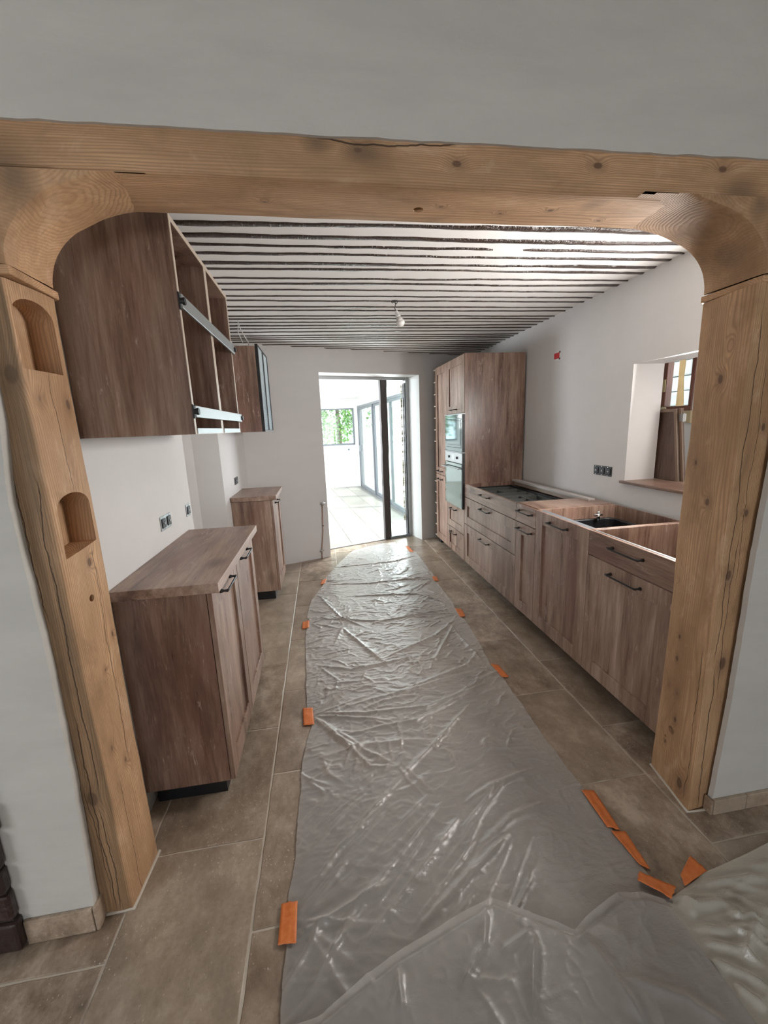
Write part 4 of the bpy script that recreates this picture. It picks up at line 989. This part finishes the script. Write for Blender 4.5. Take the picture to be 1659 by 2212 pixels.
# ================================================================ HEARTH BRICKS at the far left
h_ = thing('brick_hearth', 'dark old brick pier at the left edge beside the white wall', 'fireplace', (-1.3, 1.1, 0))
link('core', MB().box(-1.62, 1.178, 0, -1.058, 1.198, 1.1), M['mortar'], h_)
rs = np.random.RandomState(8)
z = .008; r = 0
while z < 1.08:
    hh = rs.uniform(.085, .125); edge = np.interp(z, [0, .45, .75, 1.1], [-1.050, -1.035, -1.025, -1.02]) + rs.uniform(-.01, .008)
    x = edge; first = True
    while x > -1.6:
        L = rs.uniform(.10, .22) if not (first and r % 2) else rs.uniform(.06, .10)
        link('brick', MB().box(max(x - L + .005, -1.62), 1.160 + rs.uniform(0, .010) , z, x - .004, 1.197, z + hh - .009), M['brick'], h_, bevel=.010); x -= L; first = False
    z += hh; r += 1

# ================================================================ PLASTIC DUST SHEETS
def ridges(X, Y, lines, seed=0, hmul=1.0):
    Z = np.zeros_like(X); rs = np.random.RandomState(seed)
    for ln in lines:
        hgt = ln.get('h', .014) * hmul; w = ln.get('w', .014); pts = ln['p']
        best = np.full(X.shape, 1e9); par = np.zeros_like(X); tot = 0; lens = [math.dist(pts[i], pts[i + 1]) for i in range(len(pts) - 1)]; T = sum(lens)
        for i in range(len(pts) - 1):
            (ax, ay), (bx, by) = pts[i], pts[i + 1]; L2 = max(1e-9, lens[i] ** 2)
            t_ = np.clip(((X - ax) * (bx - ax) + (Y - ay) * (by - ay)) / L2, 0, 1)
            d = np.hypot(X - (ax + t_ * (bx - ax)), Y - (ay + t_ * (by - ay)))
            m = d < best; best = np.where(m, d, best); par = np.where(m, (tot + t_ * lens[i]) / T, par); tot += lens[i]
        env = np.clip(np.sin(np.pi * np.clip(par, 0.02, .98)) * 1.6, 0, 1)
        ww = w * (.55 + .45 * env)
        Z += hgt * env * np.exp(-np.abs(best / ww) ** 1.35)
    return Z
PR = [[(0.817, 2.062), (0.485, 1.764), (0.093, 1.441)], [(1.068, 3.084), (0.77, 2.802), (0.28, 2.56)], [(1.02, 3.026), (0.659, 2.454)], [(-0.199, 3.346), (0.387, 3.14), (1.094, 3.244)], [(-0.151, 2.114), (0.153, 2.051), (0.498, 2.032), (0.954, 2.185)], [(-0.092, 4.099), (0.414, 4.01), (1.099, 4.039)], [(0.227, 1.547), (-0.022, 1.317), (-0.179, 1.148)], [(0.489, 1.372), (0.251, 1.168), (0.078, 1.029), (-0.044, 0.92)], [(0.652, 1.259), (0.18, 0.988)], [(-0.185, 1.045), (0.159, 1.167)], [(0.894, 1.35), (0.678, 1.313), (0.494, 1.214)], [(-0.099, 2.038), (0.13, 1.671), (0.262, 1.65)], [(-0.05, 1.921), (0.259, 1.657)], [(0.97, 2.202), (0.419, 1.932), (0.01, 1.909)], [(0.916, 2.316), (0.364, 2.188), (0.022, 2.13)], [(-0.009, 2.817), (0.075, 3.089), (0.379, 2.432)], [(-0.112, 3.799), (0.084, 3.254), (0.296, 3.038)], [(1.055, 2.58), (0.876, 2.379), (0.428, 2.22)], [(0.902, 1.52), (0.65, 1.465), (0.497, 1.401)], [(-0.112, 1.775), (0.148, 1.816), (0.459, 1.786)], [(0.165, 1.23), (0.014, 1.103), (-0.163, 0.881)], [(-0.229, 0.902), (-0.096, 1.082)], [(-0.058, 4.602), (0.771, 4.634), (1.1, 4.822)], [(0.111, 3.744), (0.819, 3.626), (1.081, 3.296)], [(0.922, 3.058), (0.996, 2.353)], [(-0.143, 2.6), (0.104, 2.491), (0.568, 2.562)]]
lines = [dict(p=p_, h=random.uniform(.010, .017) * (1 if p_[0][1] > 1.5 else 1.0), w=random.uniform(.010, .016)) for p_ in PR]
rs = np.random.RandomState(12)
for k in range(210):                                   # small creases, mostly across the run and denser in the middle
    y = rs.choice([rs.uniform(1.55, 3.6), rs.uniform(3.2, 4.9)], p=[.72, .28]); x = rs.uniform(-.15, 1.0); a = rs.normal(0.0, .5) + rs.choice([0, .75, -.5]); L = rs.uniform(.06, .26)
    dx, dy = math.cos(a) * L / 2, math.sin(a) * L / 2; j = rs.normal(0, .02, 2)
    lines.append(dict(p=[(x - dx, y - dy), (x + j[0], y + j[1]), (x + dx, y + dy)], h=rs.uniform(.003, .009), w=rs.uniform(.006, .012)))
for (tx, ty, sgn) in ((-.19, 1.09, 1), (-.17, 2.09, 1), (-.20, 3.24, 1), (-.06, 4.2, 1), (1.09, 3.97, -1), (1.09, 3.14, -1), (1.06, 2.28, -1)):   # pleats fanning from the tapes
    for k in range(7):
        a = rs.uniform(-1.0, 1.0); L = rs.uniform(.15, .5); lines.append(dict(p=[(tx + sgn * .02, ty), (tx + sgn * math.cos(a) * L, ty + math.sin(a) * L)], h=rs.uniform(.004, .009), w=rs.uniform(.007, .012)))
for k in range(36):                                    # long low stretch folds in the smooth nearer part
    x = rs.uniform(-.1, .8); y = rs.uniform(.8, 1.7); L = rs.uniform(.2, .5); a = math.radians(rs.uniform(32, 50))
    lines.append(dict(p=[(x, y), (x - math.cos(a) * L, y - math.sin(a) * L)], h=rs.uniform(.003, .007), w=rs.uniform(.004, .008)))
Ly = [(-.7, -.22), (.6, -.225), (.94, -.217), (1.03, -.216), (1.15, -.219), (1.28, -.206), (1.49, -.199), (1.79, -.191), (1.91, -.172), (2.01, -.150), (2.17, -.184), (2.56, -.199), (3.0, -.219), (3.17, -.212), (3.3, -.190), (3.37, -.215), (3.71, -.19), (4.13, -.063), (4.23, -.077), (4.8, .14), (5.1, .26), (5.25, .34), (5.39, .58), (5.46, .80)]
Ry = [(-.7, 1.05), (.64, 1.045), (.80, 1.052), (.93, 1.061), (1.0, 1.046), (1.17, 1.043), (1.37, 1.04), (1.67, 1.036), (2.05, 1.044), (2.21, 1.046), (2.36, 1.030), (2.58, 1.055), (3.0, 1.09), (3.1, 1.07), (3.25, 1.072), (3.4, 1.10), (3.86, 1.085), (3.95, 1.08), (4.05, 1.115), (4.5, 1.12), (4.92, 1.12), (5.1, 1.07), (5.3, 1.085), (5.46, .90)]
def sheet(name, label, y0, y1, ny, nx, L, R, hfun, mat):
    ys = np.linspace(y0, y1, ny); u = np.linspace(0, 1, nx)
    l = np.interp(ys, [a for a, b in L], [b for a, b in L]) + .004 * vnoise(ys * 14, 3) + .0015 * vnoise(ys * 60, 5)
    r = np.interp(ys, [a for a, b in R], [b for a, b in R]) + .004 * vnoise(ys * 13, 4) + .0015 * vnoise(ys * 60, 6)
    X = l[:, None] * (1 - u) + r[:, None] * u; Y = np.repeat(ys[:, None], nx, 1)
    Z = hfun(X, Y)
    return grid_obj(name, X, Y, Z, mat, label)
def grid_obj(name, X, Y, Z, mat, label):
    ny, nx = X.shape; V = np.stack([X, Y, Z], -1).reshape(-1, 3); org = Vector((float(V[:, 0].mean()), float(V[:, 1].mean()), 0)); V = V - np.array(org)
    idx = np.arange(ny * nx).reshape(ny, nx); F = np.stack([idx[:-1, :-1], idx[:-1, 1:], idx[1:, 1:], idx[1:, :-1]], -1).reshape(-1, 4)
    me = bpy.data.meshes.new(name); me.vertices.add(len(V)); me.vertices.foreach_set('co', V.ravel()); me.loops.add(F.size); me.loops.foreach_set('vertex_index', F.ravel())
    me.polygons.add(len(F)); me.polygons.foreach_set('loop_start', np.arange(0, F.size, 4)); me.polygons.foreach_set('loop_total', np.full(len(F), 4)); me.polygons.foreach_set('use_smooth', np.ones(len(F), bool))
    me.update(calc_edges=True); me.validate(); me.materials.append(mat)
    o = bpy.data.objects.new(name, me); COL.objects.link(o); o.location = org; return tag(o, label, 'plastic sheet')
def h_main(X, Y):
    Z = ridges(X, Y, lines)
    wx = X + .05 * fbm(X * 4, Y * 4, 3, 2); wy = Y + .05 * fbm(X * 4, Y * 4, 3, 5)
    dens = np.interp(Y, [.5, 1.3, 1.9, 3.6, 5.4], [.25, .45, 1.0, .9, .7])
    r1 = 1 - np.abs(fbm(wx * 7, wy * 16, 3, 9)); r2 = 1 - np.abs(fbm(wx * 18, wy * 30, 3, 14))
    Z = Z + dens * (.0042 * np.clip(r1, 0, 1) ** 4 + .0026 * np.clip(r2, 0, 1) ** 3)
    Z = Z + .0020 * (fbm(X * 3, Y * 3, 2, 20) + 1)
    return .0025 + np.maximum(Z, 0)
sheet('plastic_sheet', 'long translucent plastic sheet taped down the middle of the tiled floor', -.6, 5.455, 1150, 240, Ly, Ry, h_main, M['film'])
# second, folded-over layer at the bottom of the picture
FL = [[(-0.111, 0.849), (0.009, 0.9), (0.128, 0.944), (0.468, 1.039)], [(0.468, 1.039), (0.531, 0.996), (0.688, 0.903)], [(0.688, 0.903), (0.721, 0.816), (0.737, 0.723), (0.747, 0.668)], [(0.446, 1.025), (0.395, 0.92), (0.279, 0.823)], [(0.564, 0.919), (0.509, 0.833), (0.461, 0.742)], [(0.567, 0.925), (0.432, 0.884)], [(0.122, 0.912), (0.114, 0.803)], [(0.74, 0.781), (0.893, 0.705), (0.966, 0.613)], [(0.688, 0.903), (0.923, 0.995)], [(0.447, 0.823), (0.403, 0.821), (0.341, 0.842)]]
fl_lines = [dict(p=p_, h=.020 if k in (2, 4) else .013, w=.016 if k in (2, 4, 7) else .012) for k, p_ in enumerate(FL)]
for k in range(40):
    x = rs.uniform(-.1, .95); y = rs.uniform(.3, .95); L = rs.uniform(.05, .2); a = rs.uniform(-1.6, 1.6); fl_lines.append(dict(p=[(x, y), (x + L * math.cos(a), y + L * math.sin(a))], h=rs.uniform(.002, .006), w=rs.uniform(.006, .012)))
topx = [-.25, -.20, -.111, .009, .128, .468, .56, .688, .76, .85, .90, .98, 1.035]; topy = [.835, .845, .849, .90, .944, 1.039, .975, .903, .93, .96, .975, .96, .93]
nx, ny = 340, 300; xs1 = np.linspace(-.24, 1.035, nx); ty = np.interp(xs1, topx, topy); v_ = np.linspace(0, 1, ny)
Y = (-.6) * (1 - v_[:, None]) + ty[None, :] * v_[:, None]; Y[ny // 3:] = Y[ny // 3:]
X = np.repeat(xs1[None, :], ny, 0)
Z = .018 + ridges(X, Y, fl_lines) + .004 * (fbm(X * 4, Y * 4, 3, 33) + 1) + .002 * np.clip(1 - np.abs(fbm(X * 16, Y * 16, 2, 40)), 0, 1) ** 3
Z = Z - .006 * (v_[:, None] > .985)
grid_obj('plastic_sheet', X, Y, Z, M['film2'], 'folded-over plastic layer with a peaked edge at the bottom')
# heaped sheet at bottom right
GL = [[(1.062, 0.913), (1.21, 0.886), (1.275, 0.822)], [(1.052, 0.85), (1.181, 0.814), (1.289, 0.807)], [(1.049, 0.814), (1.15, 0.773), (1.185, 0.723)], [(1.036, 0.771), (1.099, 0.728), (1.151, 0.682)], [(1.115, 0.931), (1.088, 0.869)], [(1.212, 0.872), (1.219, 0.832), (1.288, 0.833)], [(1.169, 0.95), (1.442, 0.93)], [(1.054, 0.716), (1.095, 0.651)], [(1.275, 0.822), (1.129, 0.755)]]
g_lines = [dict(p=p_, h=.020, w=.012) for p_ in GL]
for k in range(90):
    x = rs.uniform(1.05, 1.8); y = rs.uniform(.3, .98); L = rs.uniform(.14, .42); a = rs.normal(-.38, .28); g_lines.append(dict(p=[(x, y), (x + L * math.cos(a), y + L * math.sin(a))], h=rs.uniform(.005, .014), w=rs.uniform(.005, .010)))
nx, ny = 300, 260; xs1 = np.linspace(1.042, 2.3, nx); ty = np.interp(xs1, [1.04, 1.061, 1.255, 1.419, 1.566, 2.3], [.925, .935, .985, 1.008, 1.032, 1.10]); Y = (-.3) * (1 - v_[:ny, None] / v_[ny - 1]) + ty[None, :] * (v_[:ny, None] / v_[ny - 1])
X = np.repeat(xs1[None, :], ny, 0); X = X - .01 * ((X - 1.04) < .001)
Z = .004 + ridges(X, Y, g_lines) + .003 * (fbm(X * 4, Y * 9, 2, 60) + 1)
grid_obj('plastic_sheet', X, Y, Z, M['film3'], 'heavily creased plastic sheet at the bottom right corner')

# ---- orange tape strips
def zsheet(x, y):
    return float(h_main(np.array([[x]]), np.array([[y]]))[0, 0]) if -.25 < x < 1.06 else .001
def tape(label, quad, zoff=0.0):
    A = [Vector(p) for p in quad]; n, m = 14, 6; mb = MB()
    for i in range(n + 1):
        for j in range(m + 1):
            u, v = i / n, j / m; p = A[0].lerp(A[1], v).lerp(A[3].lerp(A[2], v), u)
            jit = .0022 * random.uniform(-1, 1) if i in (0, n) else 0
            d = (A[3] - A[0]).normalized()
            z = .0055 + .0016 * float(vnoise2(p.x * 60, p.y * 60, 7)) + zoff
            if -.215 < p.x < 1.045: z += .003
            mb.v.append((p.x + d.x * jit, p.y + d.y * jit, z))
    for i in range(n):
        for j in range(m): mb.f.append((i * (m + 1) + j, i * (m + 1) + j + 1, (i + 1) * (m + 1) + j + 1, (i + 1) * (m + 1) + j)); mb.mi.append(0)
    o = link('tape_strip', mb, M['tape'], smooth=True); so = o.modifiers.new('s', 'SOLIDIFY'); so.thickness = .0006
    return tag(o, label, 'tape', 'orange tape strips on the sheet edges')
T_ = [('largest orange tape on the left sheet edge, at the bottom of the photo', [(-.240, 1.156), (-.185, 1.150), (-.183, 1.030), (-.241, 1.036)]),
      ('orange tape on the left sheet edge beside the nearer left cabinet', [(-.208, 2.165), (-.150, 2.160), (-.139, 2.016), (-.198, 2.02)]),
      ('orange tape on the left sheet edge, between the two left cabinets', [(-.252, 3.29), (-.196, 3.30), (-.194, 3.168), (-.253, 3.165)]),
      ('farthest orange tape on the left sheet edge', [(-.085, 4.23), (-.030, 4.261), (-.055, 4.131), (-.104, 4.10)]),
      ('orange tape at the far end of the sheet near the doorway', [(1.045, 5.25), (1.085, 5.22), (1.095, 4.93), (1.040, 4.99)]),
      ('small orange tape on the right sheet edge level with the oven tower', [(1.088, 4.06), (1.136, 4.03), (1.122, 3.91), (1.074, 3.92)]),
      ('orange tape on the right sheet edge level with the wide drawers', [(1.075, 3.25), (1.126, 3.22), (1.114, 3.074), (1.062, 3.076)]),
      ('orange tape on the right sheet edge level with the sink cabinet', [(1.032, 2.365), (1.078, 2.35), (1.089, 2.205), (1.042, 2.21)]),
      ('long orange tape on the right sheet edge beside the right post', [(1.026, 1.368), (1.080, 1.358), (1.066, 1.178), (1.022, 1.195)]),
      ('long orange tape on the right sheet edge, next one nearer than the post', [(1.026, 1.180), (1.080, 1.170), (1.068, 1.030), (1.040, 1.045)]),
      ('bent orange tape at the corner where the two sheets meet', [(.985, .995), (1.012, 1.018), (1.100, .955), (1.056, .925)]),
      ('orange tape patch on the edge of the bottom-right creased sheet', [(1.240, 1.040), (1.256, .985), (1.135, .955), (1.152, .990)])]
for k, (lab, qd) in enumerate(T_): tape(lab, qd, .016 if k == 10 else (.008 if k == 11 else (.005 if k in (0,) else .002)))
